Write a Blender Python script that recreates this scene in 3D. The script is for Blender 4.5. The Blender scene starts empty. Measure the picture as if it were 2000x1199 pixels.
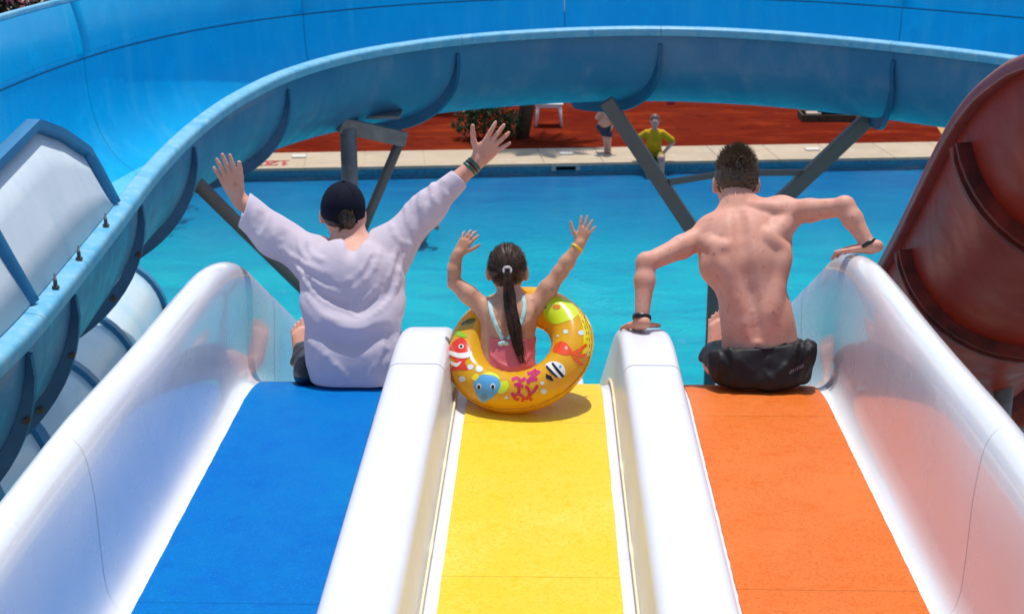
import bpy, bmesh, math, random, time
import numpy as np
from mathutils import Vector, Matrix, noise as mnoise
T0 = time.time()
random.seed(7); rng = np.random.default_rng(7)
SC = bpy.context.scene
COL = SC.collection
R = math.radians

# ------------------------------------------------------------------ camera, sky, sun, exposure
CAMZ = 6.9
F_PX, PITCH, YAW = 3000.0, math.atan(939.5/3000.0), math.atan(70/3000.0*math.cos(math.atan(939.5/3000.0)))
cam_d = bpy.data.cameras.new('camera'); cam = bpy.data.objects.new('camera', cam_d); COL.objects.link(cam)
cam.location = (0, 0, CAMZ)
cam.rotation_euler = (math.pi/2-PITCH, 0, YAW)
cam_d.sensor_width = 36.0; cam_d.lens = 54.0
cam_d.clip_start = 0.05; cam_d.clip_end = 600
cam_d.dof.use_dof = True; cam_d.dof.focus_distance = 5.7; cam_d.dof.aperture_fstop = 7.1
SC.camera = cam

SUN_EL, SUN_AZ = R(74), R(6)            # azimuth from +Y, negative = to the left
SUN_DIR = Vector((math.sin(SUN_AZ)*math.cos(SUN_EL), math.cos(SUN_AZ)*math.cos(SUN_EL), math.sin(SUN_EL)))
world = bpy.data.worlds.new('World'); SC.world = world; world.use_nodes = True
wn = world.node_tree; wn.nodes.clear()
wo = wn.nodes.new('ShaderNodeOutputWorld'); wb = wn.nodes.new('ShaderNodeBackground'); ws = wn.nodes.new('ShaderNodeTexSky')
ws.sky_type = 'NISHITA'; ws.sun_disc = False; ws.sun_elevation = SUN_EL; ws.sun_rotation = SUN_AZ
wb.inputs['Strength'].default_value = 0.15
wn.links.new(ws.outputs[0], wb.inputs[0]); wn.links.new(wb.outputs[0], wo.inputs[0])
sun_d = bpy.data.lights.new('sun', 'SUN'); sun = bpy.data.objects.new('sun', sun_d); COL.objects.link(sun)
sun_d.energy = 3.8; sun_d.angle = R(0.5); sun_d.color = (1.0, 0.95, 0.88)
sun.rotation_euler = SUN_DIR.to_track_quat('Z', 'Y').to_euler(); sun.location = (0, 0, 30)
SC.view_settings.view_transform = 'Standard'; SC.view_settings.look = 'None'
SC.view_settings.exposure = 0.06; SC.view_settings.gamma = 1.0; SC.view_settings.use_curve_mapping = False

# ------------------------------------------------------------------ survey helper: photo pixel -> place
_F = np.array([-math.sin(YAW)*math.cos(PITCH), math.cos(YAW)*math.cos(PITCH), -math.sin(PITCH)])
_R = np.array([math.cos(YAW), math.sin(YAW), 0.0])
_U = np.cross(_R, _F)
def ray(px, py): return _F + (px-1000)/F_PX*_R + (599.5-py)/F_PX*_U
ORG = np.array([0, 0, CAMZ])
def P(px, py, Y=None, Z=None):
    r = ray(px, py)
    t = Y/r[1] if Y is not None else (Z-CAMZ)/r[2]
    return ORG + t*r

# ------------------------------------------------------------------ object helpers
def link(o, parent=None):
    COL.objects.link(o)
    if parent: o.parent = parent
    return o
def wloc(o):
    v = Vector((0, 0, 0))
    while o: v += o.location; o = o.parent
    return v
def tag(o, label=None, cat=None, group=None, kind=None):
    if label: o['label'] = label
    if cat: o['category'] = cat
    if group: o['group'] = group
    if kind: o['kind'] = kind
    return o
def thing(name, loc, label, cat, group=None):
    o = bpy.data.objects.new(name, None); o.empty_display_size = .2; o.location = Vector(loc)
    link(o); return tag(o, label, cat, group)
def mesh(name, verts, faces, mat, parent=None, smooth=True, label=None, kind=None, autosmooth=None):
    """verts in world coordinates"""
    me = bpy.data.meshes.new(name)
    v = np.asarray(verts, dtype=float).reshape(-1, 3)
    if parent: v = v - np.array(wloc(parent))
    me.from_pydata(v.tolist(), [], faces if isinstance(faces, list) else faces.tolist())
    me.validate(); 
    if autosmooth is not None:
        bm = bmesh.new(); bm.from_mesh(me)
        bmesh.ops.recalc_face_normals(bm, faces=bm.faces)
        for f in bm.faces: f.smooth = True
        for e in bm.edges:
            if len(e.link_faces) == 2 and e.calc_face_angle(0) > autosmooth: e.smooth = False
        bm.to_mesh(me); bm.free()
    elif smooth:
        me.polygons.foreach_set('use_smooth', [True]*len(me.polygons))
    for m in (mat if isinstance(mat, (list, tuple)) else [mat]): me.materials.append(m)
    o = bpy.data.objects.new(name, me); link(o, parent)
    return tag(o, label, None, None, kind)
class MB:
    def __init__(s): s.v = []; s.f = []
    def add(s, v, f):
        n = len(s.v); s.v += [tuple(map(float, p)) for p in v]; s.f += [tuple(n+i for i in q) for q in f]; return s
    def box(s, c, size, M=None, taper=1.0):
        hx, hy, hz = [d/2 for d in size]; vs = []
        for z in (-1, 1):
            k = taper if z > 0 else 1
            for x, y in ((-1, -1), (1, -1), (1, 1), (-1, 1)):
                p = Vector((x*hx*k, y*hy*k, z*hz))
                if M: p = M @ p
                vs.append(p+Vector(c))
        return s.add(vs, [(3, 2, 1, 0), (4, 5, 6, 7), (0, 1, 5, 4), (1, 2, 6, 5), (2, 3, 7, 6), (3, 0, 4, 7)])
    def tube(s, pts, rad, n=10, cap=True, closed=False, sx=1.0):
        pts = [Vector(p) for p in pts]; N = len(pts)
        rad = rad if isinstance(rad, (list, tuple, np.ndarray)) else [rad]*N
        vs = []; fs = []; up = None
        for i, p in enumerate(pts):
            if closed: t = pts[(i+1) % N]-pts[i-1]
            else: t = pts[min(i+1, N-1)]-pts[max(i-1, 0)]
            t.normalize()
            if up is None:
                up = Vector((0, 0, 1)) if abs(t.z) < .9 else Vector((1, 0, 0))
            a = t.cross(up).normalized(); b = a.cross(t).normalized(); up = b
            for k in range(n):
                an = 2*math.pi*k/n
                vs.append(p+a*math.cos(an)*rad[i]*sx+b*math.sin(an)*rad[i])
        for i in range(N if closed else N-1):
            j = (i+1) % N
            for k in range(n):
                fs.append((i*n+k, i*n+(k+1) % n, j*n+(k+1) % n, j*n+k))
        if cap and not closed:
            fs.append(tuple(range(n-1, -1, -1))); fs.append(tuple((N-1)*n+k for k in range(n)))
        return s.add(vs, fs)
    def ell(s, c, r, M=None, nu=14, nv=8):
        vs = []; fs = []
        for j in range(nv+1):
            th = math.pi*j/nv
            for i in range(nu):
                ph = 2*math.pi*i/nu
                p = Vector((r[0]*math.sin(th)*math.cos(ph), r[1]*math.sin(th)*math.sin(ph), r[2]*math.cos(th)))
                if M: p = M @ p
                vs.append(p+Vector(c))
        for j in range(nv):
            for i in range(nu):
                fs.append((j*nu+i, (j+1)*nu+i, (j+1)*nu+(i+1) % nu, j*nu+(i+1) % nu))
        return s.add(vs, fs)
    def build(s, name, mat, parent=None, **k): return mesh(name, s.v, s.f, mat, parent, **k)
def bevel(o, w, seg=2, angle=R(35)):
    m = o.modifiers.new('bevel', 'BEVEL'); m.width = w; m.segments = seg; m.limit_method = 'ANGLE'; m.angle_limit = angle
    return o
def grid_mesh(rows, closed_row=False, cap=False):
    """rows: list of equal-length point lists -> verts, faces"""
    n = len(rows[0]); v = [p for r_ in rows for p in r_]; f = []
    for i in range(len(rows)-1):
        for k in range(n if closed_row else n-1):
            k2 = (k+1) % n
            f.append((i*n+k, i*n+k2, (i+1)*n+k2, (i+1)*n+k))
    if cap:
        f.append(tuple(range(n-1, -1, -1))); f.append(tuple((len(rows)-1)*n+k for k in range(n)))
    return v, f
def smooth_curve(pts, n=12):
    """Catmull-Rom through pts (arrays)"""
    pts = [np.asarray(p, float) for p in pts]; out = []
    q = [2*pts[0]-pts[1]]+pts+[2*pts[-1]-pts[-2]]
    for i in range(1, len(q)-2):
        for k in range(n):
            t = k/n
            out.append(.5*((2*q[i])+(-q[i-1]+q[i+1])*t+(2*q[i-1]-5*q[i]+4*q[i+1]-q[i+2])*t*t+(-q[i-1]+3*q[i]-3*q[i+1]+q[i+2])*t**3))
    out.append(pts[-1]); return np.array(out)
def resample(c, n):
    c = np.asarray(c); d = np.r_[0, np.cumsum(np.linalg.norm(np.diff(c, axis=0), axis=1))]
    t = np.linspace(0, d[-1], n)
    return np.stack([np.interp(t, d, c[:, k]) for k in range(c.shape[1])], 1)

# ------------------------------------------------------------------ materials
def mat(name, color, rough=.5, spec=.5, coat=0, metal=0, noise=None, bump=None, sss=0, trans=0, rvar=None, coatr=.05, sheen=0, stops=None):
    """noise=(scale, color2, detail[, lo, hi]); bump=(scale, strength, dist); all in object space"""
    m = bpy.data.materials.new(name); m.use_nodes = True
    nt = m.node_tree; b = nt.nodes['Principled BSDF']
    b.inputs['Base Color'].default_value = (*color, 1); b.inputs['Roughness'].default_value = rough
    b.inputs['Specular IOR Level'].default_value = spec; b.inputs['Metallic'].default_value = metal
    b.inputs['Coat Weight'].default_value = coat; b.inputs['Coat Roughness'].default_value = coatr
    if sheen: b.inputs['Sheen Weight'].default_value = sheen
    if sss:
        b.inputs['Subsurface Weight'].default_value = sss; b.inputs['Subsurface Radius'].default_value = (1, .35, .2); b.inputs['Subsurface Scale'].default_value = .012
    tc = nt.nodes.new('ShaderNodeTexCoord')
    def ns(scale, detail, stretch=None):
        n = nt.nodes.new('ShaderNodeTexNoise'); n.inputs['Scale'].default_value = scale; n.inputs['Detail'].default_value = detail; n.inputs['Roughness'].default_value = .6
        if stretch:
            mp = nt.nodes.new('ShaderNodeMapping'); mp.inputs['Scale'].default_value = stretch
            nt.links.new(tc.outputs['Object'], mp.inputs[0]); nt.links.new(mp.outputs[0], n.inputs['Vector'])
        else: nt.links.new(tc.outputs['Object'], n.inputs['Vector'])
        return n
    col = None
    for q in (noise if isinstance(noise, list) else [noise] if noise else []):
        sc, c2, det = q[:3]; lo, hi = q[3:5] if len(q) >= 5 else (.35, .7)
        n = ns(sc, det, q[5] if len(q) > 5 else None); mr = nt.nodes.new('ShaderNodeMapRange'); mr.inputs[1].default_value = lo; mr.inputs[2].default_value = hi
        nt.links.new(n.outputs['Fac'], mr.inputs[0])
        mx = nt.nodes.new('ShaderNodeMix'); mx.data_type = 'RGBA'
        if col: nt.links.new(col, mx.inputs[6])
        else: mx.inputs[6].default_value = (*color, 1)
        mx.inputs[7].default_value = (*c2, 1); nt.links.new(mr.outputs[0], mx.inputs[0]); col = mx.outputs[2]
    if col: nt.links.new(col, b.inputs['Base Color'])
    if rvar:
        n = ns(rvar[0], 4); mr = nt.nodes.new('ShaderNodeMapRange'); mr.inputs[1].default_value = .3; mr.inputs[2].default_value = .7; mr.inputs[3].default_value = rvar[1]; mr.inputs[4].default_value = rvar[2]
        nt.links.new(n.outputs['Fac'], mr.inputs[0]); nt.links.new(mr.outputs[0], b.inputs['Roughness'])
    prev = None
    for q in (bump if isinstance(bump, list) else [bump] if bump else []):
        n = ns(q[0], 3, q[3] if len(q) > 3 else None); bp = nt.nodes.new('ShaderNodeBump'); bp.inputs['Strength'].default_value = q[1]; bp.inputs['Distance'].default_value = q[2]
        nt.links.new(n.outputs['Fac'], bp.inputs['Height'])
        if prev: nt.links.new(prev, bp.inputs['Normal'])
        prev = bp.outputs[0]
    if prev: nt.links.new(prev, b.inputs['Normal'])
    if trans:
        tr = nt.nodes.new('ShaderNodeBsdfTranslucent'); tr.inputs[0].default_value = (*color, 1)
        if col: nt.links.new(col, tr.inputs[0])
        ms = nt.nodes.new('ShaderNodeMixShader'); ms.inputs[0].default_value = trans
        nt.links.new(b.outputs[0], ms.inputs[1]); nt.links.new(tr.outputs[0], ms.inputs[2])
        nt.links.new(ms.outputs[0], nt.nodes['Material Output'].inputs[0])
    return m
M = {}
M['white'] = mat('white gelcoat', (.80, .81, .84), .10, .5, .6, noise=[(3.0, (.76, .77, .79), 5), (1.2, (.74, .73, .70), 6, .56, .8)], bump=[(9, .02, .006), (1.6, .04, .015)], rvar=(4, .18, .34))
M['lane_blue'] = mat('blue lane paint', (.0, .125, .43), .5, .05, 0, noise=[(2.2, (.0, .16, .43), 5), (9, (.0, .11, .42), 5, .5, .75), (150, (.0, .19, .56), 2, .53, .75), (170, (.06, .32, .70), 1, .74, .80)], bump=[(260, .35, .002), (5, .12, .01)], rvar=(12, .35, .55))
M['lane_yellow'] = mat('yellow lane paint', (.77, .51, .032), .5, .12, 0, noise=[(5, (.75, .52, .05), 5), (2.4, (.78, .57, .095), 5, .5, .7), (110, (.64, .41, .01), 2, .52, .72), (34, (.70, .45, .012), 4, .54, .72), (3.5, (.64, .42, .05), 6, .64, .8)], bump=[(260, .35, .002), (5, .12, .01)], rvar=(12, .35, .55))
M['lane_orange'] = mat('orange lane paint', (.62, .15, .025), .5, .12, 0, noise=[(4, (.64, .17, .036), 5), (110, (.53, .095, .008), 2, .52, .72), (30, (.60, .12, .012), 4, .54, .72), (2.6, (.67, .185, .045), 5, .52, .8)], bump=[(260, .35, .002), (5, .12, .01)], rvar=(12, .32, .55))
M['seal'] = mat('sealant', (.76, .68, .46), .55)
M['white_matte'] = mat('white gelcoat, worn', (.69, .70, .745), .38, .4, .15, noise=[(3.0, (.66, .67, .71), 5), (1.1, (.63, .63, .64), 6, .56, .8), (26, (.61, .61, .61), 5, .66, .8)], bump=[(9, .03, .006)], rvar=(4, .30, .48), coatr=.2)
M['flume'] = mat('blue fibreglass', (.0, .39, .72), .42, .15, .05, noise=[(1.2, (.0, .35, .67), 4), (3, (.0, .43, .76), 5, .55, .75), (1.4, (.03, .43, .71), 6, .52, .8, (3, 3, .25))], bump=[(3, .08, .02)], rvar=(5, .22, .4), coatr=.15)
M['flume_floor'] = mat('blue fibreglass with painted sunlight', (.09, .50, .70), .34, .3, .12, noise=[(1.5, (.13, .53, .70), 4), (4, (.20, .56, .70), 6, .5, .8, (1, 1, .4)), (1.6, (.05, .40, .66), 6, .55, .75, (2.5, .6, 1))], bump=[(3, .1, .02)])  # paler than the side walls: sunlight on the channel floor painted into the colour
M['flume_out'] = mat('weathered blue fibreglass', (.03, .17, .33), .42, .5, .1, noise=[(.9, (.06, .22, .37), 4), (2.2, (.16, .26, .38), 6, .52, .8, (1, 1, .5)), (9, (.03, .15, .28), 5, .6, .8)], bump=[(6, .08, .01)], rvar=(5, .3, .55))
M['flume_lip'] = mat('sun bleached blue lip', (.16, .45, .62), .45, .5, 0, noise=[(5, (.08, .38, .60), 6, .45, .65), (11, (.30, .52, .62), 6, .5, .75)], bump=[(20, .1, .005)])
M['flange'] = mat('dark blue flange', (.012, .095, .20), .5, .4, 0, noise=[(4, (.02, .13, .26), 5)])
M['flange_mid'] = mat('blue panel flange', (.01, .16, .36), .5, .4, 0, noise=[(4, (.02, .21, .42), 5)])
M['guard'] = mat('pale weathered panel', (.54, .62, .69), .45, .4, 0, noise=[(2, (.64, .70, .74), 5), (6, (.46, .58, .67), 6, .55, .8)], bump=[(5, .1, .01)])
M['tube'] = mat('pale blue tube fibreglass', (.60, .74, .81), .3, .5, .2, noise=[(1.5, (.42, .66, .78), 5, .45, .75, (1, 1, .5)), (4, (.68, .75, .79), 5, .55, .8)], bump=[(4, .1, .01)])
M['tube_ring'] = mat('blue tube ring', (.01, .17, .33), .4, .5, 0, noise=[(4, (.02, .21, .38), 5)])
M['red_flume'] = mat('dark red fibreglass', (.33, .026, .009), .40, .25, .0, noise=[(1.6, (.22, .014, .007), 4), (5, (.36, .05, .016), 6, .55, .8, (1, 1, .4)), (40, (.22, .016, .008), 4, .6, .75)], bump=[(4, .05, .01)], rvar=(5, .36, .55))
M['red_lip'] = mat('faded red lip', (.26, .045, .055), .4, .5, .1, noise=[(6, (.20, .03, .03), 5)])
M['red_flange'] = mat('dark red flange', (.22, .022, .012), .5, .4, 0, noise=[(5, (.05, .01, .008), 4)])
M['steel'] = mat('galvanised steel', (.26, .25, .24), .5, .5, 0, metal=.2, noise=[(5, (.15, .14, .135), 5), (12, (.22, .17, .13), 6, .62, .8)])
M['steel_dark'] = mat('brown grey steel', (.15, .13, .12), .55, .4, 0, metal=.1, noise=[(5, (.17, .145, .125), 5), (9, (.17, .10, .065), 6, .58, .8)])
M['bolt'] = mat('bolt steel', (.10, .09, .08), .45, .5, 0, metal=.6)

# ================================================================== POOL, DECK
WATER_Z = 0.0
DECK_Z = 0.16
# far pool edge runs a little skew to the lanes
eL = P(450, 330, Z=DECK_Z); eR = P(1820, 306, Z=DECK_Z)
ed = (eR-eL)/np.linalg.norm(eR-eL); en = np.array([-ed[1], ed[0], 0])          # along the edge, away from the pool
def edge_pt(px, off=0, z=DECK_Z):
    r = ray(px, 320); # intersect plan line
    A = np.array([[r[0], -ed[0]], [r[1], -ed[1]]]); b = eL[:2]+en[:2]*off
    s = np.linalg.solve(A, b)
    p = r*s[0]; return np.array([p[0], p[1], z])
def EP(a, off, z): # a metres along edge from eL
    p = eL+ed*a+en*off; return np.array([p[0], p[1], z])
def water_mat():
    m = bpy.data.materials.new('pool water'); m.use_nodes = True; nt = m.node_tree; nt.nodes.clear()
    out = nt.nodes.new('ShaderNodeOutputMaterial'); tc = nt.nodes.new('ShaderNodeTexCoord')
    tr = nt.nodes.new('ShaderNodeBsdfTransparent'); tr.inputs[0].default_value = (.30, .93, .93, 1)
    gl = nt.nodes.new('ShaderNodeBsdfGlossy'); gl.inputs['Roughness'].default_value = .06
    fr = nt.nodes.new('ShaderNodeFresnel'); fr.inputs[0].default_value = 1.33
    mx = nt.nodes.new('ShaderNodeMixShader')
    prev = None
    for sc, st, dist, stretch in ((.9, .6, .3, (1, 1.5, 1)), (4.5, .7, .06, (1, 1.2, 1)), (13, 1.0, .075, (1, 1, 1))):
        mp = nt.nodes.new('ShaderNodeMapping'); mp.inputs['Scale'].default_value = stretch; nt.links.new(tc.outputs['Object'], mp.inputs[0])
        n = nt.nodes.new('ShaderNodeTexNoise'); n.inputs['Scale'].default_value = sc; n.inputs['Detail'].default_value = 3; nt.links.new(mp.outputs[0], n.inputs['Vector'])
        b = nt.nodes.new('ShaderNodeBump'); b.inputs['Strength'].default_value = st; b.inputs['Distance'].default_value = dist; nt.links.new(n.outputs['Fac'], b.inputs['Height'])
        if prev: nt.links.new(prev, b.inputs['Normal'])
        prev = b.outputs[0]
    nt.links.new(prev, gl.inputs['Normal']); nt.links.new(prev, fr.inputs['Normal'])
    sc_ = nt.nodes.new('ShaderNodeMath'); sc_.operation = 'MULTIPLY'; sc_.inputs[1].default_value = .48
    nt.links.new(fr.outputs[0], sc_.inputs[0]); nt.links.new(sc_.outputs[0], mx.inputs[0]); nt.links.new(tr.outputs[0], mx.inputs[1]); nt.links.new(gl.outputs[0], mx.inputs[2])
    nt.links.new(mx.outputs[0], out.inputs[0]); return m
def floor_mat():
    m = mat('pool floor', (.03, .50, .68), .6, .2)
    nt = m.node_tree; b = nt.nodes['Principled BSDF']; tc = nt.nodes.new('ShaderNodeTexCoord')
    def nz(sc, det, stretch=(1, 1, 1)):
        mp = nt.nodes.new('ShaderNodeMapping'); mp.inputs['Scale'].default_value = stretch; nt.links.new(tc.outputs['Object'], mp.inputs[0])
        n = nt.nodes.new('ShaderNodeTexNoise'); n.inputs['Scale'].default_value = sc; n.inputs['Detail'].default_value = det; n.inputs['Distortion'].default_value = .6; nt.links.new(mp.outputs[0], n.inputs['Vector']); return n
    # painted deep zone along the far side of the basin
    sp = nt.nodes.new('ShaderNodeSeparateXYZ'); nt.links.new(tc.outputs['Object'], sp.inputs[0])
    n0 = nz(.5, 4, (.5, 1, 1)); ad = nt.nodes.new('ShaderNodeMath'); ad.operation = 'MULTIPLY_ADD'; ad.inputs[1].default_value = 3.0; nt.links.new(n0.outputs['Fac'], ad.inputs[0]); nt.links.new(sp.outputs['Y'], ad.inputs[2])
    mr = nt.nodes.new('ShaderNodeMapRange'); mr.interpolation_type = 'SMOOTHSTEP'; mr.inputs[1].default_value = 25; mr.inputs[2].default_value = 32.5; nt.links.new(ad.outputs[0], mr.inputs[0])
    m1 = nt.nodes.new('ShaderNodeMix'); m1.data_type = 'RGBA'; m1.inputs[6].default_value = (.0, .44, .54, 1); m1.inputs[7].default_value = (.0, .115, .33, 1); nt.links.new(mr.outputs[0], m1.inputs[0])
    n1 = nz(1.3, 6, (.55, 1.7, 1)); r1 = nt.nodes.new('ShaderNodeMapRange'); r1.inputs[1].default_value = .42; r1.inputs[2].default_value = .72; nt.links.new(n1.outputs['Fac'], r1.inputs[0])
    m2 = nt.nodes.new('ShaderNodeMix'); m2.data_type = 'RGBA'; m2.inputs[7].default_value = (.0, .22, .42, 1); nt.links.new(m1.outputs[2], m2.inputs[6])
    k = nt.nodes.new('ShaderNodeMath'); k.operation = 'MULTIPLY'; k.inputs[1].default_value = .62; nt.links.new(r1.outputs[0], k.inputs[0]); nt.links.new(k.outputs[0], m2.inputs[0])
    nt.links.new(m2.outputs[2], b.inputs['Base Color']); return m
M['water'] = water_mat(); M['pool_floor'] = floor_mat()
M['coping'] = mat('pool coping stone', (.49, .39, .27), .75, .15, 0, noise=[(1.2, (.45, .35, .24), 5), (.35, (.36, .29, .21), 5, .5, .72), (3, (.54, .46, .35), 6, .55, .8), (9, (.38, .31, .22), 5, .6, .75)])
M['red_paving'] = mat('red deck paint', (.145, .019, .009), .85, .0, 0, noise=[(.25, (.12, .012, .006), 5, .4, .62), (.7, (.25, .034, .010), 6, .5, .75, (1, 2.5, 1)), (1.6, (.09, .010, .006), 6, .56, .7), (2.5, (.28, .05, .025), 6, .66, .82)])
M['yellow_paving'] = mat('yellow deck paint', (.50, .26, .04), .6)
def tile_mat():
    m = mat('mosaic pool tile', (.01, .12, .20), .2, .5)
    nt = m.node_tree; b = nt.nodes['Principled BSDF']; tc = nt.nodes.new('ShaderNodeTexCoord')
    mp = nt.nodes.new('ShaderNodeMapping'); mp.inputs['Rotation'].default_value = (R(90), 0, 0); nt.links.new(tc.outputs['Object'], mp.inputs[0])
    br = nt.nodes.new('ShaderNodeTexBrick'); br.offset = 0; br.inputs['Scale'].default_value = 10; br.inputs['Brick Width'].default_value = .5; br.inputs['Row Height'].default_value = .5; br.inputs['Mortar Size'].default_value = .03
    br.inputs['Color1'].default_value = (.004, .12, .20, 1); br.inputs['Color2'].default_value = (.01, .22, .32, 1); br.inputs['Mortar'].default_value = (.15, .34, .40, 1)
    nt.links.new(mp.outputs[0], br.inputs['Vector']); nt.links.new(br.outputs[0], b.inputs['Base Color']); return m
M['tile'] = tile_mat()

NEAR_Y = 12.0
aL, aR = -16.0, 26.0
def band(name, off0, off1, z, m, th=.0, a0=aL, a1=aR, n=1, **k):
    v = [EP(a0, off0, z), EP(a1, off0, z), EP(a1, off1, z), EP(a0, off1, z)]
    mb = MB(); mb.add(v, [(0, 1, 2, 3)])
    if th:
        w = [p-np.array([0, 0, th]) for p in v]; mb.add(v+w, [(0, 4, 5, 1), (1, 5, 6, 2), (2, 6, 7, 3), (3, 7, 4, 0)])
    return tag(mb.build(name, m, smooth=False, **k), kind='structure')
# basin: sloping floor, far wall with a mosaic band, side walls
fl = MB(); fl.add([(-30, NEAR_Y, -.9), (34, NEAR_Y, -.9), EP(aR+9, .02, -.10), EP(aL-9, .02, -.10)], [(0, 1, 2, 3)])
tag(fl.build('pool_floor', M['pool_floor'], smooth=False), kind='structure')
pw = MB(); pw.add([EP(aL, 0, -1.4), EP(aR, 0, -1.4), EP(aR, 0, -.26), EP(aL, 0, -.26)], [(0, 1, 2, 3)])
tag(pw.build('pool_wall', M['pool_floor'], smooth=False), kind='structure')
tb = MB(); tb.add([EP(aL, -.012, -.28), EP(aR, -.012, -.28), EP(aR, -.012, DECK_Z-.062), EP(aL, -.012, DECK_Z-.062), EP(aL, .05, -.28), EP(aR, .05, -.28), EP(aL, .05, DECK_Z-.062), EP(aR, .05, DECK_Z-.062)], [(0, 1, 2, 3), (4, 0, 3, 6), (1, 5, 7, 2), (0, 4, 5, 1)])
tag(tb.build('waterline_tiles', M['tile'], smooth=False), kind='structure')
wa = MB()
wa.add([(-30, NEAR_Y+.01, 0), (34, NEAR_Y+.01, 0), EP(aR+9, 0.0, 0), EP(aL-9, .0, 0)], [(0, 1, 2, 3)])
tag(wa.build('water', M['water'], smooth=False), kind='structure')
cop0 = P(1600, 281, Z=DECK_Z); COPW = float(np.dot(cop0-eL, en))
# coping slabs
slab_w = 1.25; n_sl = int((aR-aL)/slab_w)
cop = tag(band('coping_bed', .0, COPW, DECK_Z-.02, M['coping'], .04), kind='structure')
for i in range(n_sl):
    a0 = aL+i*slab_w
    if a0 < 0-3 or a0 > 17: continue
    v = []; 
    for z in (DECK_Z-.06, DECK_Z):
        v += [EP(a0+.006, -.03, z), EP(a0+slab_w-.006, -.03, z), EP(a0+slab_w-.006, COPW-.006, z), EP(a0+.006, COPW-.006, z)]
    f = [(3, 2, 1, 0), (4, 5, 6, 7), (0, 1, 5, 4), (1, 2, 6, 5), (2, 3, 7, 6), (3, 0, 4, 7)]
    mesh('coping_slab', v, f, M['coping'], cop, smooth=False)
band('red_deck', COPW, COPW+26, DECK_Z-.004, M['red_paving'])
yd = [P(1822, 214, Z=DECK_Z+.004), P(1862, 214, Z=DECK_Z+.004), P(1880, 282, Z=DECK_Z+.004), P(1846, 262, Z=DECK_Z+.004)]
yv = [P(1800, 200, Z=DECK_Z+.004), P(2300, 200, Z=DECK_Z+.004), P(2300, 284, Z=DECK_Z+.004), P(1852, 283, Z=DECK_Z+.004)]
tag(mesh('yellow_deck', yv, [(3, 2, 1, 0)], M['yellow_paving'], smooth=False), kind='structure')
M['ground'] = mat('pale paving', (.30, .27, .22), .8, .2, 0, noise=[(.4, (.36, .33, .28), 5), (3, (.25, .23, .19), 5)])
# ground: one sheet to the horizon round the basin
g = MB(); GZ = DECK_Z-.03
fL, fR = EP(aL-9, .3, GZ), EP(aR+9, .3, GZ)
g.add([(-300, -200, GZ), (300, -200, GZ), (300, NEAR_Y, GZ), (-300, NEAR_Y, GZ), (-30, NEAR_Y, GZ), (34, NEAR_Y, GZ), fR, fL, (300, fR[1], GZ), (-300, fL[1], GZ), (300, 400, GZ), (-300, 400, GZ)],
      [(0, 1, 2, 5, 4, 3), (3, 4, 7, 9), (5, 2, 8, 6), (9, 7, 6, 8, 10, 11)])
tag(g.build('ground', M['ground'], smooth=False), kind='structure')
nw = MB(); nw.add([(-30, NEAR_Y, -1.4), (34, NEAR_Y, -1.4), (34, NEAR_Y, GZ), (-30, NEAR_Y, GZ)], [(0, 1, 2, 3)])
nw.add([(-30, NEAR_Y, -1.4), EP(aL-9, .02, -1.4), EP(aL-9, .02, GZ), (-30, NEAR_Y, GZ)], [(0, 1, 2, 3)])
nw.add([(34, NEAR_Y, -1.4), EP(aR+9, .02, -1.4), EP(aR+9, .02, GZ), (34, NEAR_Y, GZ)], [(0, 1, 2, 3)])
tag(nw.build('pool_wall', M['pool_floor'], smooth=False), kind='structure')

# ================================================================== THREE-LANE RACING SLIDE
LZ = 4.9
Y0, RC, ANG = 5.2, 1.2, R(27)
def profile():
    pts = [(y, LZ, 0.0) for y in np.arange(-.6, Y0-.01, .2)]
    for a in np.linspace(0, ANG, 14): pts.append((Y0+RC*math.sin(a), LZ-RC*(1-math.cos(a)), a))
    y, z, a = pts[-1]
    Lst = (z-1.0)/math.sin(ANG)
    for s in np.linspace(0, Lst, 24)[1:]: pts.append((y+s*math.cos(ANG), z-s*math.sin(ANG), ANG))
    y, z, a = pts[-1]; R2 = (z-.32)/(1-math.cos(ANG))
    for a in np.linspace(ANG, 0, 12)[1:]: pts.append((y+R2*(math.sin(ANG)-math.sin(a)), z-R2*(math.cos(a)-math.cos(ANG)), a))
    y, z, a = pts[-1]; pts.append((y+1.5, z, 0.0))
    return np.array(pts)
PROF = profile()
PS = np.r_[0, np.cumsum(np.hypot(np.diff(PROF[:, 0]), np.diff(PROF[:, 1])))]
def prof_at(s): return [np.interp(s, PS, PROF[:, k]) for k in range(3)]
def s_of_y(y): return float(np.interp(y, PROF[:, 0], PS))
def sw(cs, y0, y1, cap=True, closed=False, step=.06, warp=None):
    s0, s1 = s_of_y(y0), s_of_y(y1)
    ss = sorted(set([s0, s1]+[s for s in PS if s0+.01 < s < s1-.01]+list(np.arange(s0, min(s1, s_of_y(7.0)), step))))
    rows = []
    for s in ss:
        y, z, a = prof_at(s); c = warp(y, cs) if warp else cs
        rows.append([(x, y+h*math.sin(a), z+h*math.cos(a)) for x, h in c])
    return grid_mesh(rows, closed)
slide = thing('racing_slide', (0, 5.2, 0.16), 'white three lane racing slide with blue, yellow and orange lanes', 'water slide')
ENDY = PROF[-1, 0]-.02
LANES = [('blue', -1.094, -.602, 'lane_blue', 'solid blue sliding lane'), ('yellow', -.282, .216, 'lane_yellow', 'yellow sliding lane under the swim ring'), ('orange', .532, 1.03, 'lane_orange', 'orange sliding lane on the right')]
bed = MB(); v, f = sw([(-1.16, -.012), (1.10, -.012)], -.6, ENDY, False); bed.add(v, f)
v, f = sw([(-1.16, -.05), (1.10, -.05)], -.6, ENDY, False); bed.add(v, [q[::-1] for q in f]); bed.build('slide_bed', M['white'], slide)
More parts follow.
